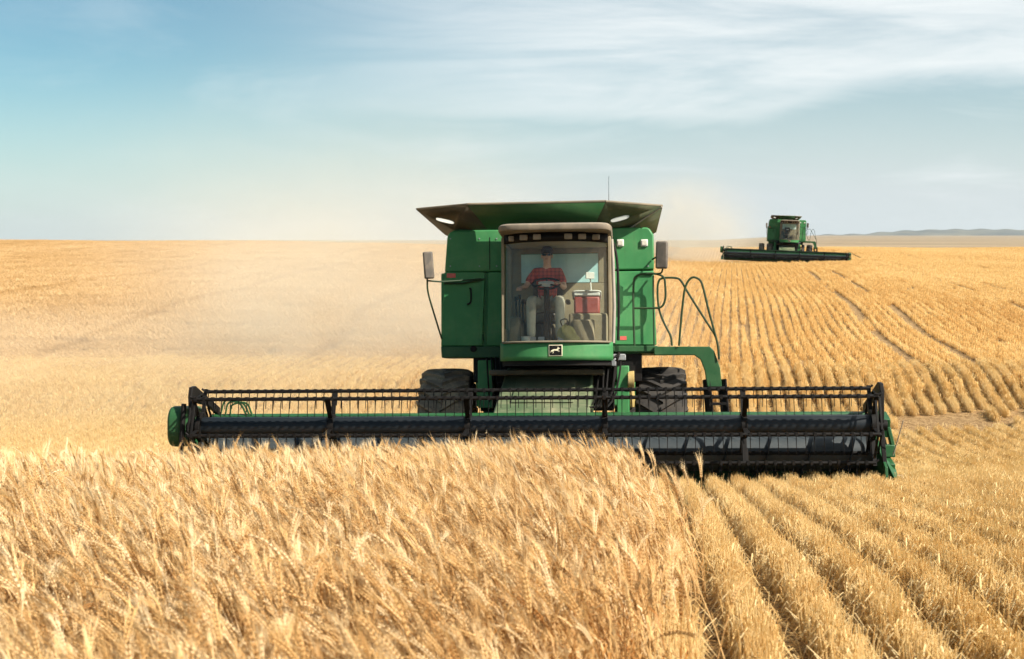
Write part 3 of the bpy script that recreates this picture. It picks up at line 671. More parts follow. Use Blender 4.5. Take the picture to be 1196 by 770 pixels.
    for s, xe in ((-1, RL - .11), (1, RR + .10)):
        am = MB(); am.prism([(-2.80, 1.12), (-2.80, 1.24), (-3.3, 1.38), (-3.86, 1.54), (-4.00, 1.52), (-4.04, 1.40), (-3.98, .90), (-3.88, .88), (-3.87, 1.32), (-3.3, 1.27)], 'x', xe - .025, xe + .025)
        am.bar((xe, -3.95, .95), (xe + s * .02, -4.06, .30), .04, .055, (1, 0, 0))
        am.tube([(xe - s * .06, ry, rz), (xe + s * .07, ry, rz)], .07, 16)
        am.tube([(xe, -2.85, .75), (xe, -3.5, 1.22)], .028, 10)
        am.build('reel_arm', 'black', head, bevel=.006)
    # header ends: sheet, divider, drive cover
    def stadium(y0, y1, z0, z1, r, n=6):
        o = []
        for cy, cz, a0 in ((y1 - r, z1 - r, 0), (y0 + r, z1 - r, 90), (y0 + r, z0 + r, 180), (y1 - r, z0 + r, 270)):
            o += [(cy + r * math.cos(R(a0 + 90 * i / n)), cz + r * math.sin(R(a0 + 90 * i / n))) for i in range(n + 1)]
        return o
    for xe in (XL - .01, XR + .01):
        e = MB(); e.prism([(-2.75, .12), (-2.75, 1.05), (-3.1, 1.10), (-3.7, .72), (-4.15, .46), (-4.20, .14)], 'x', xe - .018, xe + .018); e.build('end_sheet', 'green_header', head, bevel=.004)
    dcv = MB(); dcv.prism(stadium(-3.95, -2.95, .72, 1.27, .2), 'x', XL - .30, XL - .10); dcv.build('drive_cover', 'green_dark', head, bevel=.04)
    lk = MB(); lk.tube([(XL - .12, -3.5, .95), (XL + .03, -3.5, .95)], .08, 14); lk.bar((XL - .05, -3.9, .6), (XL - .06, -3.0, .62), .05, .12); lk.tube([(XL - .08, -4.05, .3), (XL - .06, -3.95, 1.3)], .035); lk.build('end_linkage', 'black', head)
    for k in range(3): MB().tube(catmull([(XL + .14 + .07 * k, -3.0, 1.14), (XL + .22 + .05 * k, -3.02, 1.34 - .03 * k), (XL + .42 + .05 * k, -3.02, 1.30), (XL + .52 + .04 * k, -3.0, 1.13)], 6), .014, 6).build('header_hose', 'green_dark', head)
    for s, xe in ((-1, XL - .06), (1, XR + .05)):
        d = MB(); tip = (xe + s * .10, -4.50, .10)
        d.add([(xe - s * .02, -3.75, .10), (xe + s * .16, -3.75, .10), (xe + s * .15, -3.80, .42), (xe - s * .01, -3.80, .60), tip], [(0, 1, 2, 3), (0, 4, 1), (1, 4, 2), (2, 4, 3), (3, 4, 0)])
        d.build('crop_divider', 'green_header', head, bevel=.012)
    br_ = MB()
    br_.obox((XR + .12, -3.25, .98), (.20, .30, .26), (R(20), 0, 0)); br_.obox((XR + .12, -3.45, .64), (.22, .36, .16)); br_.obox((XR + .10, -3.6, .40), (.16, .5, .3), (R(14), 0, 0)); br_.obox((XR + .20, -3.5, .80), (.05, .12, .3), (0, R(-12), 0)); br_.tube([(XR + .06, -3.3, 1.16), (XR + .17, -3.45, .6)], .026)
    br_.build('end_bracket', 'green_header', head, bevel=.012)
    sk = MB(); sk.tube([(XR + .18, -3.9, .26), (XR + .26, -3.9, .26)], .09, 16); sk.tube([(XR + .20, -4.1, .12), (XR + .20, -3.6, .30)], .03); sk.build('end_linkage', 'steel', head, bevel=.006)
    MB().tube([P(1043, 532, -4.0), P(1049, 512, -4.1), P(1055, 491, -4.2)], [.008, .007, .005], 6).build('marker_rod', 'trim', head)
    return root

combine = build_combine()

# second machine on the crest of the hill: same build, narrower tank flare and twin wheels
far = copy_tree(combine)
tag(far, 'small distant green combine harvester on the hill crest with twin front wheels', 'combine harvester')
fx, fy = 23.95, 113.0
far.matrix_world = Matrix.Translation((fx, fy, gz(fx, fy) + .02)) @ Matrix.Rotation(R(-10), 4, 'Z') @ Matrix.Rotation(R(-2.6), 4, 'X') @ Matrix.Rotation(R(2.2), 4, 'Y') @ Matrix.Scale(.97, 4)
for ch in far.children:
    nm = ch.name.split('.')[0]
    if nm == 'tank_extension': ch.scale = (.70, 1, 1)
    if nm == 'reel': ch.scale = (1.17, .86, .80); ch.location = (0, -.5, -.06)
    if nm == 'header':
        ch.scale = (1.17, 1, 1)
        for g in ch.children:
            if g.name.startswith('reel_arm'): g.scale = (1, 1, .74)
    if nm == 'tank_collar': ch.scale = (.8, 1, 1)
    if nm == 'wheel' and ch.location.y < 1:
        s = math.copysign(1, ch.location.x); ch.location.x = s * 1.42; ch.scale = (.62, 1, 1)
        w2 = copy_tree(ch, far); w2.location.x = s * 2.12

# ------------------------------------------------------------------ things in the cab (top level, rest in the cab)
def cabthing(name): return empty(name, MAIN)
ck = cabthing('cooler'); tag(ck, 'red picnic cooler with a white lid beside the driver in the cab', 'cooler')
q = P(685.5, 350, -1.25)
ck.matrix_world = MAIN @ Matrix.Translation((q.x, -1.22, 2.62))
MB().box(-.195, .195, -.15, .15, 0, .27).build('cooler_body', 'red', ck, bevel=.03)
lidc = MB().box(-.20, .20, -.155, .155, .272, .36).build('lid', 'white', ck, bevel=.02)
MB().tube(catmull([(-.205, 0, .24), (-.21, -.09, .30), (-.19, -.15, .345), (0, -.165, .35), (.19, -.15, .345), (.21, -.09, .30), (.205, 0, .24)], 5), .013).build('handle', 'white', ck)
q = P(666, 388, -1.72)
bg = cabthing('cloth_bag'); tag(bg, 'crumpled yellow olive bag on the cab floor by the windshield', 'bag')
bg.matrix_world = MAIN @ Matrix.Translation((q.x + .02, -1.72, 2.10))
bgm = MB(); rr = random.Random(5)
def bagpt(u, v):
    a = 2 * PI * u; z = .34 * v; r = (.15 * (1 - v ** 3 * .75) + .02 * math.sin(5 * a + 7 * v)) * (0.02 if v >= 1 else 1)
    return (r * math.cos(a) * 1.1 - .10 * v, r * math.sin(a) * .6, z + .015 * math.sin(4 * a))
bgm.grid(bagpt, 24, 8); bgm.build('bag_body', 'bag', bg)
MB().tube(catmull([(-.13, 0, .3), (-.16, -.02, .40), (-.07, -.02, .42), (-.06, 0, .3)], 5), .010, 6).build('strap', 'seat', bg)
cp = cabthing('paper_cup'); tag(cp, 'small white lidded cup low behind the left end of the windshield', 'cup')
q = P(614, 392, -1.8); cp.matrix_world = MAIN @ Matrix.Translation((q.x, -1.80, 2.10))
MB().lathe([(0, 0), (0, .05), (.15, .068), (.15, .058), (.02, .042)], 'z', 20).build('cup_wall', 'white', cp); MB().lathe([(.15, .072), (.165, .07), (.165, 0)], 'z', 20).build('lid', 'white', cp)

# ------------------------------------------------------------------ the driver
def skin_mesh(verts, edges, root=0, sub=2):
    """verts: (x,y,z,rx,ry); grows a continuous limb surface and returns a plain mesh"""
    me = bpy.data.meshes.new('limbs'); bm = bmesh.new(); ly = bm.verts.layers.skin.verify()
    vs = []
    for i, (x, y, z, rx, ry) in enumerate(verts):
        v = bm.verts.new((x, y, z)); v[ly].radius = (rx, ry); v[ly].use_root = (i == root); vs.append(v)
    for a, b in edges: bm.edges.new((vs[a], vs[b]))
    bm.to_mesh(me); bm.free()
    o = bpy.data.objects.new('limbs', me); COL.objects.link(o)
    md = o.modifiers.new('skin', 'SKIN'); md.use_smooth_shade = True
    sb = o.modifiers.new('sub', 'SUBSURF'); sb.levels = sub; sb.render_levels = sub
    dg = bpy.context.evaluated_depsgraph_get(); dg.update()
    out = bpy.data.meshes.new_from_object(o.evaluated_get(dg))
    bpy.data.objects.remove(o); bpy.data.meshes.remove(me)
    out.polygons.foreach_set('use_smooth', [True] * len(out.polygons))
    return out
class Sk:
    def __init__(s): s.v = []; s.e = []
    def p(s, x, y, z, r, r2=None, link=None):
        s.v.append((x, y, z, r, r2 or r)); i = len(s.v) - 1
        if link is not None: s.e.append((link, i))
        return i
def person():
    hip = P(640, 352, -.98); hx = .05
    Zs = 2.80
    S = Sk(); pel = S.p(hx, -1.0, Zs, .13, .11); w = S.p(hx, -.96, Zs + .22, .13, .10, pel); c = S.p(hx, -.97, Zs + .43, .15, .11, w)
    nk = S.p(hx, -1.0, Zs + .58, .06, .06, c); hd0 = S.p(hx, -1.03, Zs + .66, .062, .07, nk); hd1 = S.p(hx, -1.04, Zs + .745, .078, .092, hd0); S.p(hx, -1.03, Zs + .83, .062, .075, hd1)
    wheel_c = P(638, 331.5, -1.50)
    # picture-left arm reaches the levers, picture-right arm holds the wheel rim
    J = {}
    for s, hand in ((-1, P(608, 336, -1.38)), (1, Vector((wheel_c.x + .185, wheel_c.y - .03, wheel_c.z + .01)))):
        sh = S.p(hx + s * .19, -.98, Zs + .50, .062, .062, c)
        el = Vector((hx + s * .33, -1.10, Zs + .27)) if s < 0 else Vector((hx + s * .27, -1.16, Zs + .24))
        e = S.p(el.x, el.y, el.z, .044, .044, sh)
        wr = hand + (el - hand).normalized() * .09
        wi = S.p(wr.x, wr.y, wr.z, .029, .027, e)
        pm = S.p(hand.x, hand.y, hand.z, .038, .02, wi)
        dv = (hand - el).normalized(); sd_ = dv.cross(Vector((0, 0, 1))).normalized()
        for k, L in enumerate((.075, .085, .08, .062)):
            o = (k - 1.5) * .021
            f1 = S.p(*(hand + dv * .045 + sd_ * o), .0095, .0095, pm); f2 = S.p(*(hand + dv * (.045 + L * .5) + sd_ * o * 1.1 + Vector((0, 0, -.012))), .009, .009, f1)
            S.p(*(hand + dv * (.045 + L * .72) + sd_ * o + Vector((0, 0, -.045))), .008, .008, f2)
        t1 = S.p(*(hand - dv * .01 - sd_ * s * .04 + Vector((0, 0, -.01))), .012, .012, pm); S.p(*(hand + dv * .04 - sd_ * s * .05 + Vector((0, 0, -.03))), .009, .009, t1)
        J[s] = (el, hand)
    for s in (-1, 1):
        h = S.p(hx + s * .10, -1.02, Zs - .01, .09, .085, pel); kn = S.p(hx + s * .22, -1.46, Zs + .04, .062, .062, h); an = S.p(hx + s * .21, -1.60, 2.24, .040, .045, kn); S.p(hx + s * .22, -1.74, 2.17, .036, .03, an)
    me_ = skin_mesh(S.v, S.e); me_.materials.append(M['skin']); me_.name = 'person'
    body = bpy.data.objects.new('person', me_); COL.objects.link(body); body.matrix_world = MAIN
    tag(body, 'driver in red plaid shirt, dark cap and sunglasses seated in the front cab', 'person')
    def child(name, me, mat):
        me.materials.clear(); me.materials.append(M[mat]); o = bpy.data.objects.new(name, me); COL.objects.link(o); o.parent = body; return o
    T = Sk(); a = T.p(hx, -1.0, Zs - .02, .155, .135); b = T.p(hx, -.96, Zs + .22, .155, .125, a); c = T.p(hx, -.97, Zs + .43, .172, .13, b); T.p(hx, -.99, Zs + .555, .078, .078, c)
    for s in (-1, 1):
        sh = T.p(hx + s * .19, -.98, Zs + .50, .08, .08, c); el = J[s][0]; m = Vector((hx + s * .19, -.98, Zs + .50)).lerp(el, .82); T.p(*m, .066, .066, sh)
    child('shirt', skin_mesh(T.v, T.e), 'plaid')
    L = Sk(); a = L.p(hx, -1.0, Zs - .03, .15, .13)
    for s in (-1, 1):
        h = L.p(hx + s * .10, -1.02, Zs - .01, .108, .10, a); kn = L.p(hx + s * .22, -1.46, Zs + .045, .084, .082, h); mid = L.p(hx + s * .216, -1.54, 2.5, .074, .074, kn); L.p(hx + s * .21, -1.60, 2.23, .068, .068, mid)
    child('trousers', skin_mesh(L.v, L.e), 'jeans')
    for s in (-1, 1):
        B = Sk(); a = B.p(hx + s * .21, -1.60, 2.25, .055, .055); b = B.p(hx + s * .215, -1.64, 2.16, .058, .05, a); c = B.p(hx + s * .22, -1.74, 2.15, .055, .042, b); B.p(hx + s * .225, -1.84, 2.14, .045, .032, c)
        child('boot', skin_mesh(B.v, B.e, sub=2), 'shoe')
    # head details
    hz = Zs + .745; hy = -1.04
    fm = MB()
    fm.add([(hx - .012, hy - .088, hz + .012), (hx + .012, hy - .088, hz + .012), (hx + .018, hy - .09, hz - .03), (hx - .018, hy - .09, hz - .03), (hx, hy - .118, hz - .024)], [(0, 1, 4), (1, 2, 4), (2, 3, 4), (3, 0, 4), (0, 3, 2, 1)])
    fm.build('nose', 'skin', body, bevel=.005)
    for s in (-1, 1): MB().obox((hx + s * .079, hy + .01, hz - .005), (.014, .034, .055), (0, 0, s * .3)).build('ear', 'skin', body, bevel=.005)
    MB().obox((hx, hy - .088, hz - .052), (.046, .012, .009)).build('mouth', paint('lip', (.26, .09, .07), .6, dust=0), body, bevel=.003)
    sg = MB()
    for s in (-1, 1): sg.obox((hx + s * .034, hy - .093, hz + .012), (.054, .016, .034), (0, 0, s * .25)); sg.bar((hx + s * .062, hy - .084, hz + .02), (hx + s * .083, hy + .02, hz + .012), .006, .01)
    sg.bar((hx - .012, hy - .098, hz + .018), (hx + .012, hy - .098, hz + .018), .006, .008); sg.build('sunglasses', 'shade', body, bevel=.004)
    MB().lathe([(hz + .035, .092), (hz + .07, .098), (hz + .11, .090), (hz + .14, .06), (hz + .15, .0)], 'z', 24, (hx, hy + .01, 0)).grid(lambda u, v: (hx + (u - .5) * .16, hy - .07 - .085 * v * math.sin(PI * (.15 + .7 * u)), hz + .052 - .012 * v + .008 * math.sin(PI * u)), 12, 4).build('cap', 'cap', body, solid=.006)
    return body
person()

# ------------------------------------------------------------------ crops
def tinted_mesh(name, V, Fc, tint, mat):
    me = bpy.data.meshes.new(name); V = np.asarray(V, np.float32)
    me.from_pydata(V.tolist(), [], Fc)
    at = me.attributes.new('tint', 'FLOAT', 'POINT'); at.data.foreach_set('value', np.asarray(tint, np.float32))
    me.polygons.foreach_set('use_smooth', [True] * len(me.polygons))
    me.materials.append(M[mat])
    return bpy.data.objects.new(name, me)          # a source shape only, not linked to the scene

class Bunch:
    def __init__(s): s.v = []; s.f = []; s.t = []
    def strip(s, pts, widths, side, tint):
        o = len(s.v)
        for p, w in zip(pts, widths): s.v += [p - side * w, p + side * w]; s.t += [tint, tint]
        s.f += [(o + 2 * i, o + 2 * i + 1, o + 2 * i + 3, o + 2 * i + 2) for i in range(len(pts) - 1)]
    def tube3(s, pts, rads, tint, n=3):
        o = len(s.v); m = len(pts)
        T = [(pts[min(i + 1, m - 1)] - pts[max(i - 1, 0)]) for i in range(m)]
        for p, r, t in zip(pts, rads, T):
            t = t / (np.linalg.norm(t) + 1e-9); a = np.cross(t, (0.31, .95, .05)); a /= np.linalg.norm(a) + 1e-9; b = np.cross(t, a)
            for k in range(n):
                an = 2 * PI * k / n; s.v.append(p + r * (a * math.cos(an) + b * math.sin(an))); s.t.append(tint)
        s.f += [(o + i * n + k, o + i * n + (k + 1) % n, o + (i + 1) * n + (k + 1) % n, o + (i + 1) * n + k) for i in range(m - 1) for k in range(n)]
    def tri(s, a, b, c, tint):
        o = len(s.v); s.v += [a, b, c]; s.t += [tint] * 3; s.f.append((o, o + 1, o + 2))
    def blob(s, c, ax, L, w, up, tint):
        """a spikelet: pointed six-sided grain"""
        o = len(s.v); sd = np.cross(ax, up); sd /= np.linalg.norm(sd) + 1e-9; u = np.cross(sd, ax)
        s.v += [c - ax * L * .45, c + sd * w, c + u * w * .8, c - sd * w, c - u * w * .8, c + ax * L * .55]; s.t += [tint] * 5 + [tint + .04]
        s.f += [(o, o + 2, o + 1), (o, o + 3, o + 2), (o, o + 4, o + 3), (o, o + 1, o + 4), (o + 5, o + 1, o + 2), (o + 5, o + 2, o + 3), (o + 5, o + 3, o + 4), (o + 5, o + 4, o + 1)]

def wheat_patch(name, size, n, rng, lod=0, mat='wheat'):
    B = Bunch(); gx = int(math.sqrt(n))
    for i in range(n):
        x = ((i % gx) + rng.random()) / gx * size - size / 2; y = ((i // gx) + rng.random()) / gx * size - size / 2
        H = rng.normal(.50, .055) if lod == 0 else rng.normal(.34, .03); dirn = rng.normal(PI, .7); lean = abs(rng.normal(.27, .15)); tint = float(np.clip(rng.normal(.50, .21 if lod == 0 else .12), .02, .98))
        if rng.random() < .07: lean += rng.uniform(.2, .5)
        d = np.array([math.cos(dirn), math.sin(dirn), 0.0]); p = np.array([x, y, 0.0]); pts = []; ns = 5 if lod == 0 else 2
        for k in range(ns + 1):
            f = k / ns; pts.append(p + np.array([0, 0, 1.0]) * H * f * (1 - .12 * lean * f) + d * lean * H * f * f * 1.1)
        tang = pts[-1] - pts[-2]; tang /= np.linalg.norm(tang)
        if lod == 0: B.tube3(pts, [.0021] * ns + [.0014], tint - .02)
        else: B.strip(pts, [.0035] * (ns + 1), np.array([math.cos(dirn + 1.2), math.sin(dirn + 1.2), 0]), tint - .05)
        # ear, nodding over
        HL = rng.normal(.108, .015); nod = float(np.clip(rng.normal(.95, .6), 0, 2.4)); up = np.array([0, 0, 1.0]); c = pts[-1].copy(); ax = tang.copy(); ht = float(np.clip(tint + rng.normal(.08, .1), .08, 1))
        ns2 = 8 if lod == 0 else 2; epts = [c.copy()]
        for k in range(ns2):
            ax = ax + (d * .75 - up * .25 if nod < 1.4 else d * .5 - up * .7) * nod * .19 * (8 / ns2) * .5; ax /= np.linalg.norm(ax); c2 = c + ax * HL / ns2
            if lod == 0:
                sd = np.cross(ax, np.array([-d[1], d[0], .15])); sd /= np.linalg.norm(sd) + 1e-9
                if i % 2: sd = np.cross(ax, sd)
                for s in (-1, 1):
                    m = c + sd * s * .0036; wd = .0041 * (1 - .35 * abs(k / 7 - .45))
                    a2 = ax + sd * s * .16; a2 /= np.linalg.norm(a2); B.blob(m, a2, .0210, wd, np.cross(ax, sd), ht)
                    for _a in range(2 if k > 2 else 1):
                        L = rng.uniform(.05, .095); tipd = ax + sd * s * rng.uniform(.08, .32) + rng.normal(0, .10, 3); tipd /= np.linalg.norm(tipd); bs = np.cross(tipd, (0, .3, 1)); bs /= np.linalg.norm(bs) + 1e-9
                        B.tri(m + a2 * .006 - bs * .0010, m + a2 * .006 + bs * .0010, m + tipd * L, float(np.clip(ht + .12, 0, 1)))
            c = c2; epts.append(c.copy())
        if lod:
            o = np.array([-d[1], d[0], 0])
            B.strip(epts + [c + ax * .05], [.004, .011, .008, .001], o, ht); B.strip(epts + [c + ax * .05], [.004, .009, .007, .001], np.cross(ax, o), ht)
        # dry leaves
        for q in range(2 if lod == 0 else 1):
            f = rng.uniform(.25, .8); k = int(f * ns); b0 = pts[k] + (pts[min(k + 1, ns)] - pts[k]) * (f * ns - k); an = rng.uniform(0, 2 * PI); dd = np.array([math.cos(an), math.sin(an), 0]); L = rng.uniform(.10, .2)
            lp = [b0, b0 + dd * L * .3 + up * L * .35, b0 + dd * L * .65 + up * L * .2, b0 + dd * L * .9 - up * L * .35]; wl = .0035 if lod == 0 else .006
            B.strip(lp, [wl * .6, wl, wl * .8, .0005], np.array([-dd[1], dd[0], .2]), float(np.clip(tint - .18 + rng.normal(0, .1), 0, 1)))
    return tinted_mesh(name, B.v, B.f, np.clip(B.t, 0, 1), mat)

def stubble_piece(name, L, W, n, rng, lod=0, H0=.23, sd=.035, tm=None):
    """a length of one drilled row, running along local Y"""
    B = Bunch(); r = .0022 if lod == 0 else .0048
    for i in range(n):
        y = (i + rng.random()) / n * L - L / 2; x = float(np.clip(rng.normal(0, W * .22), -W * .42, W * .42)); H = max(.08, rng.normal(H0, sd)); tint = float(np.clip(rng.normal(tm or (.80 if lod == 0 else .47), .17), 0, 1))
        ln = rng.normal(0, .10, 2) - np.array([0, abs(rng.normal(.30, .2))]) * (lod == 0); p = np.array([x, y, -.02]); e = p + np.array([ln[0] * H, ln[1] * H, H + .02]); m = (p + e) / 2 + np.append(rng.normal(0, .008, 2), 0)
        if lod == 0: B.tube3([p, m, e], [r * 1.05, r, r * .9], tint)
        else:
            an = rng.uniform(0, PI); B.strip([p, e], [r, r], np.array([math.cos(an), math.sin(an), 0]), tint)
        if rng.random() < (.65 if lod == 0 else .4):
            an = rng.uniform(0, 2 * PI); dd = np.array([math.cos(an), math.sin(an), 0]); q = p + (e - p) * rng.uniform(.15, .8); l = rng.uniform(.05, .15); wl = .003 if lod == 0 else .007
            B.strip([q, q + dd * l * .5 + np.array([0, 0, l * .4]), q + dd * l + np.array([0, 0, -l * .2])], [wl, wl, .0006], np.array([-dd[1], dd[0], .2]), float(np.clip(tint + rng.normal(-.05, .14), 0, 1)))
    if lod == 0:
        for i in range(int(n * .28)):
            an = rng.uniform(0, 2 * PI); dd = np.array([math.cos(an), math.sin(an), rng.normal(0, .12)]); q = np.array([rng.normal(0, W * .7), rng.uniform(-L / 2, L / 2), rng.uniform(.008, .05)]); l = rng.uniform(.03, .14)
            B.strip([q - dd * l, q + dd * l], [.0022, .0020], np.array([-dd[1], dd[0], rng.normal(0, .4)]), float(np.clip(rng.normal(.35, .22), 0, 1)))
    return tinted_mesh(name, B.v, B.f, np.clip(B.t, 0, 1), 'stubble')

def scatter(name, pts, rots, scls, idxs, sources, label, cat, mat):
    me = bpy.data.meshes.new(name); me.from_pydata(np.asarray(pts).tolist(), [], [])
    a = me.attributes.new('rot', 'FLOAT_VECTOR', 'POINT'); a.data.foreach_set('vector', np.asarray(rots, np.float32).ravel())
    a = me.attributes.new('scl', 'FLOAT_VECTOR', 'POINT'); a.data.foreach_set('vector', np.asarray(scls, np.float32).ravel())
    a = me.attributes.new('idx', 'INT', 'POINT'); a.data.foreach_set('value', np.asarray(idxs, np.int32))
    me.materials.append(M[mat])
    o = bpy.data.objects.new(name, me); COL.objects.link(o)
    ng = bpy.data.node_groups.new(name + '_scatter', 'GeometryNodeTree')
    ng.interface.new_socket('Geometry', in_out='INPUT', socket_type='NodeSocketGeometry'); ng.interface.new_socket('Geometry', in_out='OUTPUT', socket_type='NodeSocketGeometry')
    N = ng.nodes; Lk = ng.links
    gi = N.new('NodeGroupInput'); go_ = N.new('NodeGroupOutput'); iop = N.new('GeometryNodeInstanceOnPoints'); g2i = N.new('GeometryNodeGeometryToInstance')
    for s in sources:
        oi = N.new('GeometryNodeObjectInfo'); oi.inputs['Object'].default_value = s; oi.inputs['As Instance'].default_value = False; Lk.new(oi.outputs['Geometry'], g2i.inputs[0])
    def attr(nm, dt):
        n = N.new('GeometryNodeInputNamedAttribute'); n.data_type = dt; n.inputs['Name'].default_value = nm
        return [q for q in n.outputs if q.enabled and q.name == 'Attribute'][0]
    Lk.new(gi.outputs[0], iop.inputs['Points']); Lk.new(g2i.outputs[0], iop.inputs['Instance']); iop.inputs['Pick Instance'].default_value = True
    Lk.new(attr('idx', 'INT'), iop.inputs['Instance Index']); Lk.new(attr('rot', 'FLOAT_VECTOR'), iop.inputs['Rotation']); Lk.new(attr('scl', 'FLOAT_VECTOR'), iop.inputs['Scale'])
    Lk.new(iop.outputs[0], go_.inputs[0])
    md = o.modifiers.new('scatter', 'NODES'); md.node_group = ng
    tag(o, label, cat, kind='stuff')
    return o

def in_view(X, Y, margin=1.0): return (np.abs(X) < .43 * Y + 1.6 * margin)
_cs, _sn = math.cos(R(5)), math.sin(R(5))
def combine_xy(X, Y):            # machine coordinates of a ground point
    dx, dy = X - .6, Y - 20.5
    return dx * _cs - dy * _sn, dx * _sn + dy * _cs
def uncut(X, Y):
    """standing crop: ahead of the knife, and to the left of the machine's swath"""
    u = X - rowg(Y); lx, ly = combine_xy(X, Y)
    edge = U0 - .34 * sstep(8, 16, Y) + .10 * np.sin(Y * 1.3) + .05 * np.sin(Y * 3.1)
    ahead = (ly < -4.12) & (u < edge)
    beside = (ly >= -4.12) & (lx < -4.85) & (Y < 18.2 + .5 * np.sin(X * .8))
    hill = (Y >= 31.6) & (u < -4.3)
    return ahead | beside | hill

# near standing wheat
wp = [wheat_patch('wheat_clump', .5, 80, RNG) for _ in range(6)]
X, Y = np.meshgrid(np.arange(-12, 8, .40), np.arange(1.2, 27, .40)); X = X.ravel() + RNG.uniform(-.12, .12, X.size); Y = Y.ravel() + RNG.uniform(-.12, .12, X.size)
k = in_view(X, Y) & uncut(X + .12, Y); 
lx, ly = combine_xy(X, Y); k &= ~((ly > -4.36) & (ly < -4.1) & (np.abs(lx) < 4.8) & (RNG.random(len(X)) < .5)); X, Y = X[k], Y[k]; n = len(X)
sc = RNG.uniform(.86, 1.14, n); hs_ = sc * RNG.uniform(.92, 1.08, n)
print('near wheat', n)
scatter('standing_wheat', np.stack([X, Y, ground(X, Y)], 1), np.stack([np.zeros(n), np.zeros(n), RNG.normal(0, .4, n)], 1), np.stack([sc, sc, hs_], 1), RNG.integers(0, 6, n), wp,
        'ripe bearded wheat standing uncut in the near left field', 'wheat', 'wheat')
# far standing wheat on the left slope
wf = [wheat_patch('far_wheat_clump', 2.0, 1500, RNG, 1, 'hill') for _ in range(4)]
X, Y = np.meshgrid(np.arange(-90, 20, 1.75), np.arange(24, 178, 1.75)); X = X.ravel() + RNG.uniform(-.3, .3, X.size); Y = Y.ravel() + RNG.uniform(-.3, .3, X.size)
k = in_view(X, Y, 3) & uncut(X + .8, Y) & (Y > 26.5); X, Y = X[k], Y[k]; n = len(X)
print('far wheat', n)
scatter('hillside_wheat', np.stack([X, Y, ground(X, Y)], 1), np.stack([np.arctan((ground(X, Y + .5) - ground(X, Y - .5))), np.zeros(n), RNG.choice([0, PI], n) * 0 + RNG.normal(0, .3, n)], 1), np.stack([np.ones(n), np.ones(n), RNG.uniform(.85, 1.1, n) * (.30 + .70 * sstep(31, 46, Y))], 1), RNG.integers(0, 4, n), wf,
        'pale standing wheat covering the left hillside', 'wheat', 'hill')

# stubble rows
def rows(u0, u1, y0, y1, spacing, step, jit):
    o = []
    for u in np.arange(u0, u1, spacing):
        yy = np.arange(y0, y1, step) + RNG.uniform(0, step); xx = u + rowg(yy) + RNG.normal(0, jit, len(yy)); o.append(np.stack([xx, yy, np.full(len(yy), u)], 1))
    return np.concatenate(o)
ns_ = [stubble_piece('stubble_row', .6, .19, 280, RNG, 0, .195, .035) for _ in range(6)]
A = rows(-22, 16, 2.0, 35.5, .335, .42, .010); X, Y, U = A.T
lx, ly = combine_xy(X, Y)
k = in_view(X, Y) & (~uncut(X, Y) | ((Y > 30) & (Y < 35.5) & (U < -4))) & ((Y < 33) | (U < -4)) & ~((np.abs(Y - 27.6 - .25 * np.sin(X * .7)) < 1.35) & (X > 3) & (RNG.random(len(X)) < .86)); k &= ~((ly > -4.3) & (ly < -2.6) & (np.abs(lx) < 4.6) & (RNG.random(len(X)) < .0)); X, Y = X[k], Y[k]; n = len(X)
sl = np.arctan((ground(X, Y + .25) - ground(X, Y - .25)) / .5); yaw = -np.arctan(rowslope(Y)); flip = RNG.integers(0, 2, n)
print('near stubble', n)
scatter('stubble', np.stack([X, Y, ground(X, Y)], 1), np.stack([sl * np.where(flip, 1, 1), np.zeros(n), yaw], 1), np.stack([RNG.uniform(.85, 1.15, n) * np.where(flip, -1, 1), np.ones(n), RNG.uniform(.9, 1.1, n)], 1), RNG.integers(0, 6, n), ns_,
        'golden stubble rows left by the cutter on the near right', 'stubble', 'stubble')
fs_ = [stubble_piece('far_stubble_row', 2.4, .17, 300, RNG, 1, .125, .04) for _ in range(5)] + [stubble_piece('far_stubble_row', 2.4, .24, 320, RNG, 1, .15, .05, .27) for _ in range(3)]
A = rows(-8, 60, 28, 185, .31, 1.75, .015); X, Y, U = A.T; X = X + RNG.normal(0, 1, len(X)) * (.16 * sstep(14, 26, U))
# wheel tracks and thin patches between drill runs
gap = np.zeros(len(X), bool)
for uu, w in ((3.0, .4), (6.5, .5), (8.05, .5), (13.2, .5), (14.6, .5), (20, .5), (27, .5)): gap |= np.abs(U - uu) < w * .36
k = in_view(X, Y, 3) & ~uncut(X, Y) & (Y > 30.2) & ~(gap & (RNG.random(len(X)) < .88)) & (RNG.random(len(X)) < .985); X, Y, U = X[k], Y[k], U[k]; n = len(X)
pick = np.where(U > 12.5 + 2.2 * np.sin(Y * .06) + RNG.normal(0, .9, n), RNG.integers(5, 8, n), RNG.integers(0, 5, n))
sl = np.arctan((ground(X, Y + .6) - ground(X, Y - .6)) / 1.2); yaw = -np.arctan(rowslope(Y))
print('far stubble', n)
scatter('hillside_stubble', np.stack([X, Y, ground(X, Y)], 1), np.stack([sl, np.zeros(n), yaw], 1), np.stack([np.ones(n), np.ones(n), RNG.uniform(.95, 1.06, n)], 1), pick, fs_,
        'curving drill rows of stubble on the hill behind the front combine', 'stubble', 'stubble')

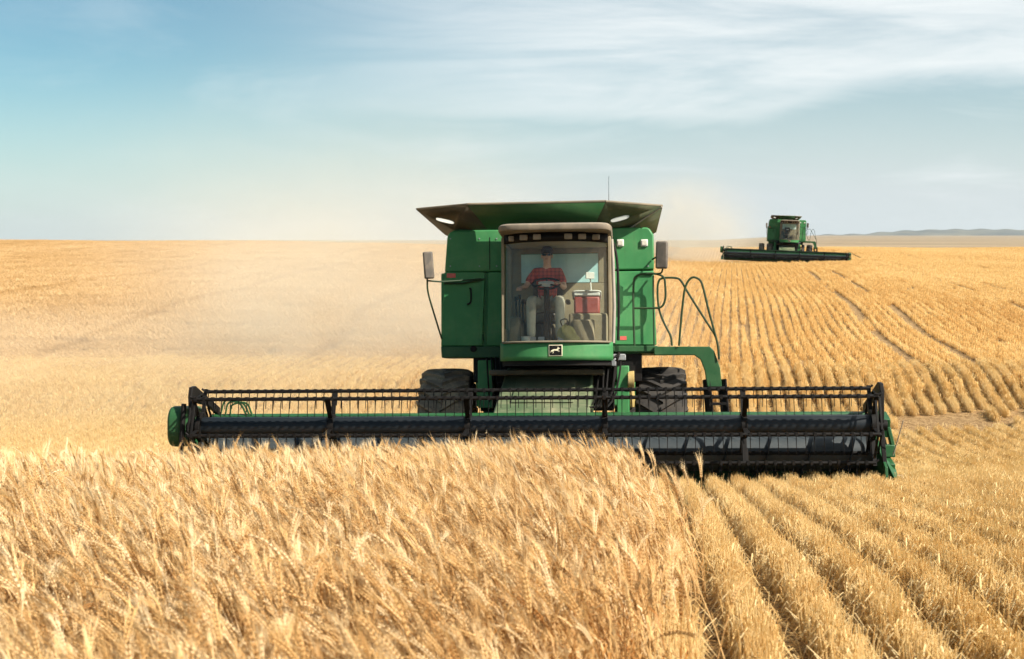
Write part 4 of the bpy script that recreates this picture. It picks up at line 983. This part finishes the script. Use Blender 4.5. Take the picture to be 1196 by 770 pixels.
# ------------------------------------------------------------------ sky
W = bpy.data.worlds.new('World'); SC.world = W; W.use_nodes = True
t = NT(W.node_tree); t.n.clear()
out = t.node('ShaderNodeOutputWorld'); bg_ = t.node('ShaderNodeBackground'); bg_.inputs[1].default_value = .056
sky = t.node('ShaderNodeTexSky', sky_type='NISHITA'); sky.sun_disc = False; sky.sun_elevation = SUN_EL; sky.sun_rotation = SUN_AZ
sky.air_density = 1.0; sky.dust_density = .6; sky.ozone_density = 2.0; sky.altitude = 600
dirv = t.node('ShaderNodeTexCoord').outputs['Generated']
sx = t.node('ShaderNodeSeparateXYZ'); t.l.new(dirv, sx.inputs[0])
az = t.math('DIVIDE', sx.outputs[0], t.math('MAXIMUM', sx.outputs[1], .05)); el = t.math('DIVIDE', sx.outputs[2], t.math('MAXIMUM', sx.outputs[1], .05))
cv = t.node('ShaderNodeCombineXYZ'); t.l.new(az, cv.inputs[0]); t.l.new(el, cv.inputs[1])
wisp = t.noise(t.mapping(cv.outputs[0], (3.2, 17, 1), (0, 0, -.10)), 1.0, 7, .58, .8)
fine = t.noise(t.mapping(cv.outputs[0], (9, 60, 1), (0, 0, -.14)), 1.0, 5, .6, .6)
# cirrus bank: lower edge rises to the right
edge = t.math('ADD', t.math('MULTIPLY', t.ramp(az, .16, .30), .028), t.math('ADD', .088, t.math('MULTIPLY', t.math('SUBTRACT', wisp, .5), .06)))
bank = t.math('MULTIPLY', t.ramp(t.math('SUBTRACT', el, edge), -.003, .016), t.ramp(az, -.26, .12))
bank = t.math('MULTIPLY', bank, t.ramp(wisp, .28, .62, .35, 1.0))
streak = t.math('MULTIPLY', t.ramp(wisp, .45, .72), t.ramp(az, -.42, .1, .12, .6))
cl = t.math('MAXIMUM', bank, streak); cl = t.math('MULTIPLY', cl, t.ramp(fine, .2, .7, .7, 1.0)); cl = t.math('MULTIPLY', cl, .84, clamp=True)
skyc = t.mix(1.0, sky.outputs[0], (.66, .90, .84), 'MULTIPLY')
veil = t.math('ADD', t.math('MULTIPLY', t.ramp(el, .15, -.01), .80), t.math('MULTIPLY', t.ramp(az, -.45, .30), .36), clamp=True)
skyc = t.mix(veil, skyc, (5.7, 6.3, 6.4))
c = t.mix(cl, skyc, (8.3, 8.6, 8.6))
t.l.new(c, bg_.inputs[0]); t.l.new(bg_.outputs[0], out.inputs[0])

# ------------------------------------------------------------------ air: even haze over the plain, dust behind the machines
def haze_box():
    m, t, out = new_mat('thin_air'); v = t.node('ShaderNodeVolumePrincipled')
    v.inputs['Color'].default_value = (.80, .88, .95, 1); v.inputs['Density'].default_value = 4.2e-5; v.inputs['Anisotropy'].default_value = .2
    t.l.new(v.outputs[0], out.inputs['Volume'])
    o = MB().box(-12000, 12000, -60, 9500, -5, 140).build('haze', m); tag(o, 'thin summer haze over the plain', 'haze', kind='stuff')
haze_box()
def dust(name, c, size, dens, label, seed):
    m, t, out = new_mat(name + '_air'); v = t.node('ShaderNodeVolumePrincipled')
    tc = t.node('ShaderNodeTexCoord').outputs['Object']
    ln = t.node('ShaderNodeVectorMath', operation='LENGTH'); t.l.new(tc, ln.inputs[0])
    mp = t.node('ShaderNodeMapping'); t.l.new(tc, mp.inputs[0]); mp.inputs['Location'].default_value = (seed, seed * .7, 0); mp.inputs['Scale'].default_value = (1, 1, .8)
    n = t.noise(mp.outputs[0], 2.2, 3, .6, .4)
    d = t.math('MULTIPLY', t.ramp(ln.outputs['Value'], 1.0, .05), t.ramp(n, .30, .70, .25, 1.0))
    t.l.new(t.math('MULTIPLY', d, dens), v.inputs['Density'])
    v.inputs['Color'].default_value = (1.0, .88, .68, 1); v.inputs['Anisotropy'].default_value = -.12
    t.l.new(v.outputs[0], out.inputs['Volume'])
    b = MB(); n_ = 24
    b.lathe([(math.sin(a), math.cos(a)) for a in np.linspace(-PI / 2, PI / 2, 13)], 'z', n_)
    o = b.build(name, m); o.location = c; o.scale = size; tag(o, label, 'dust', kind='stuff'); return o
dust('dust_cloud', (-3.5, 37, 1.0), (11, 14, 6.2), .13, 'tan dust drifting left behind the front combine', 3)
dust('dust_cloud', (-17, 33, .3), (21, 12, 2.6), .085, 'thin dust lying over the low ground on the left', 8)
dust('dust_cloud', (16, 124, 4.0), (11, 13, 7.5), .13, 'tan dust rising left of the distant combine', 5)
dust('dust_cloud', (-6, 44, 4.6), (11, 13, 6.5), .026, 'high pale dust hanging above the hill behind the front combine', 12)
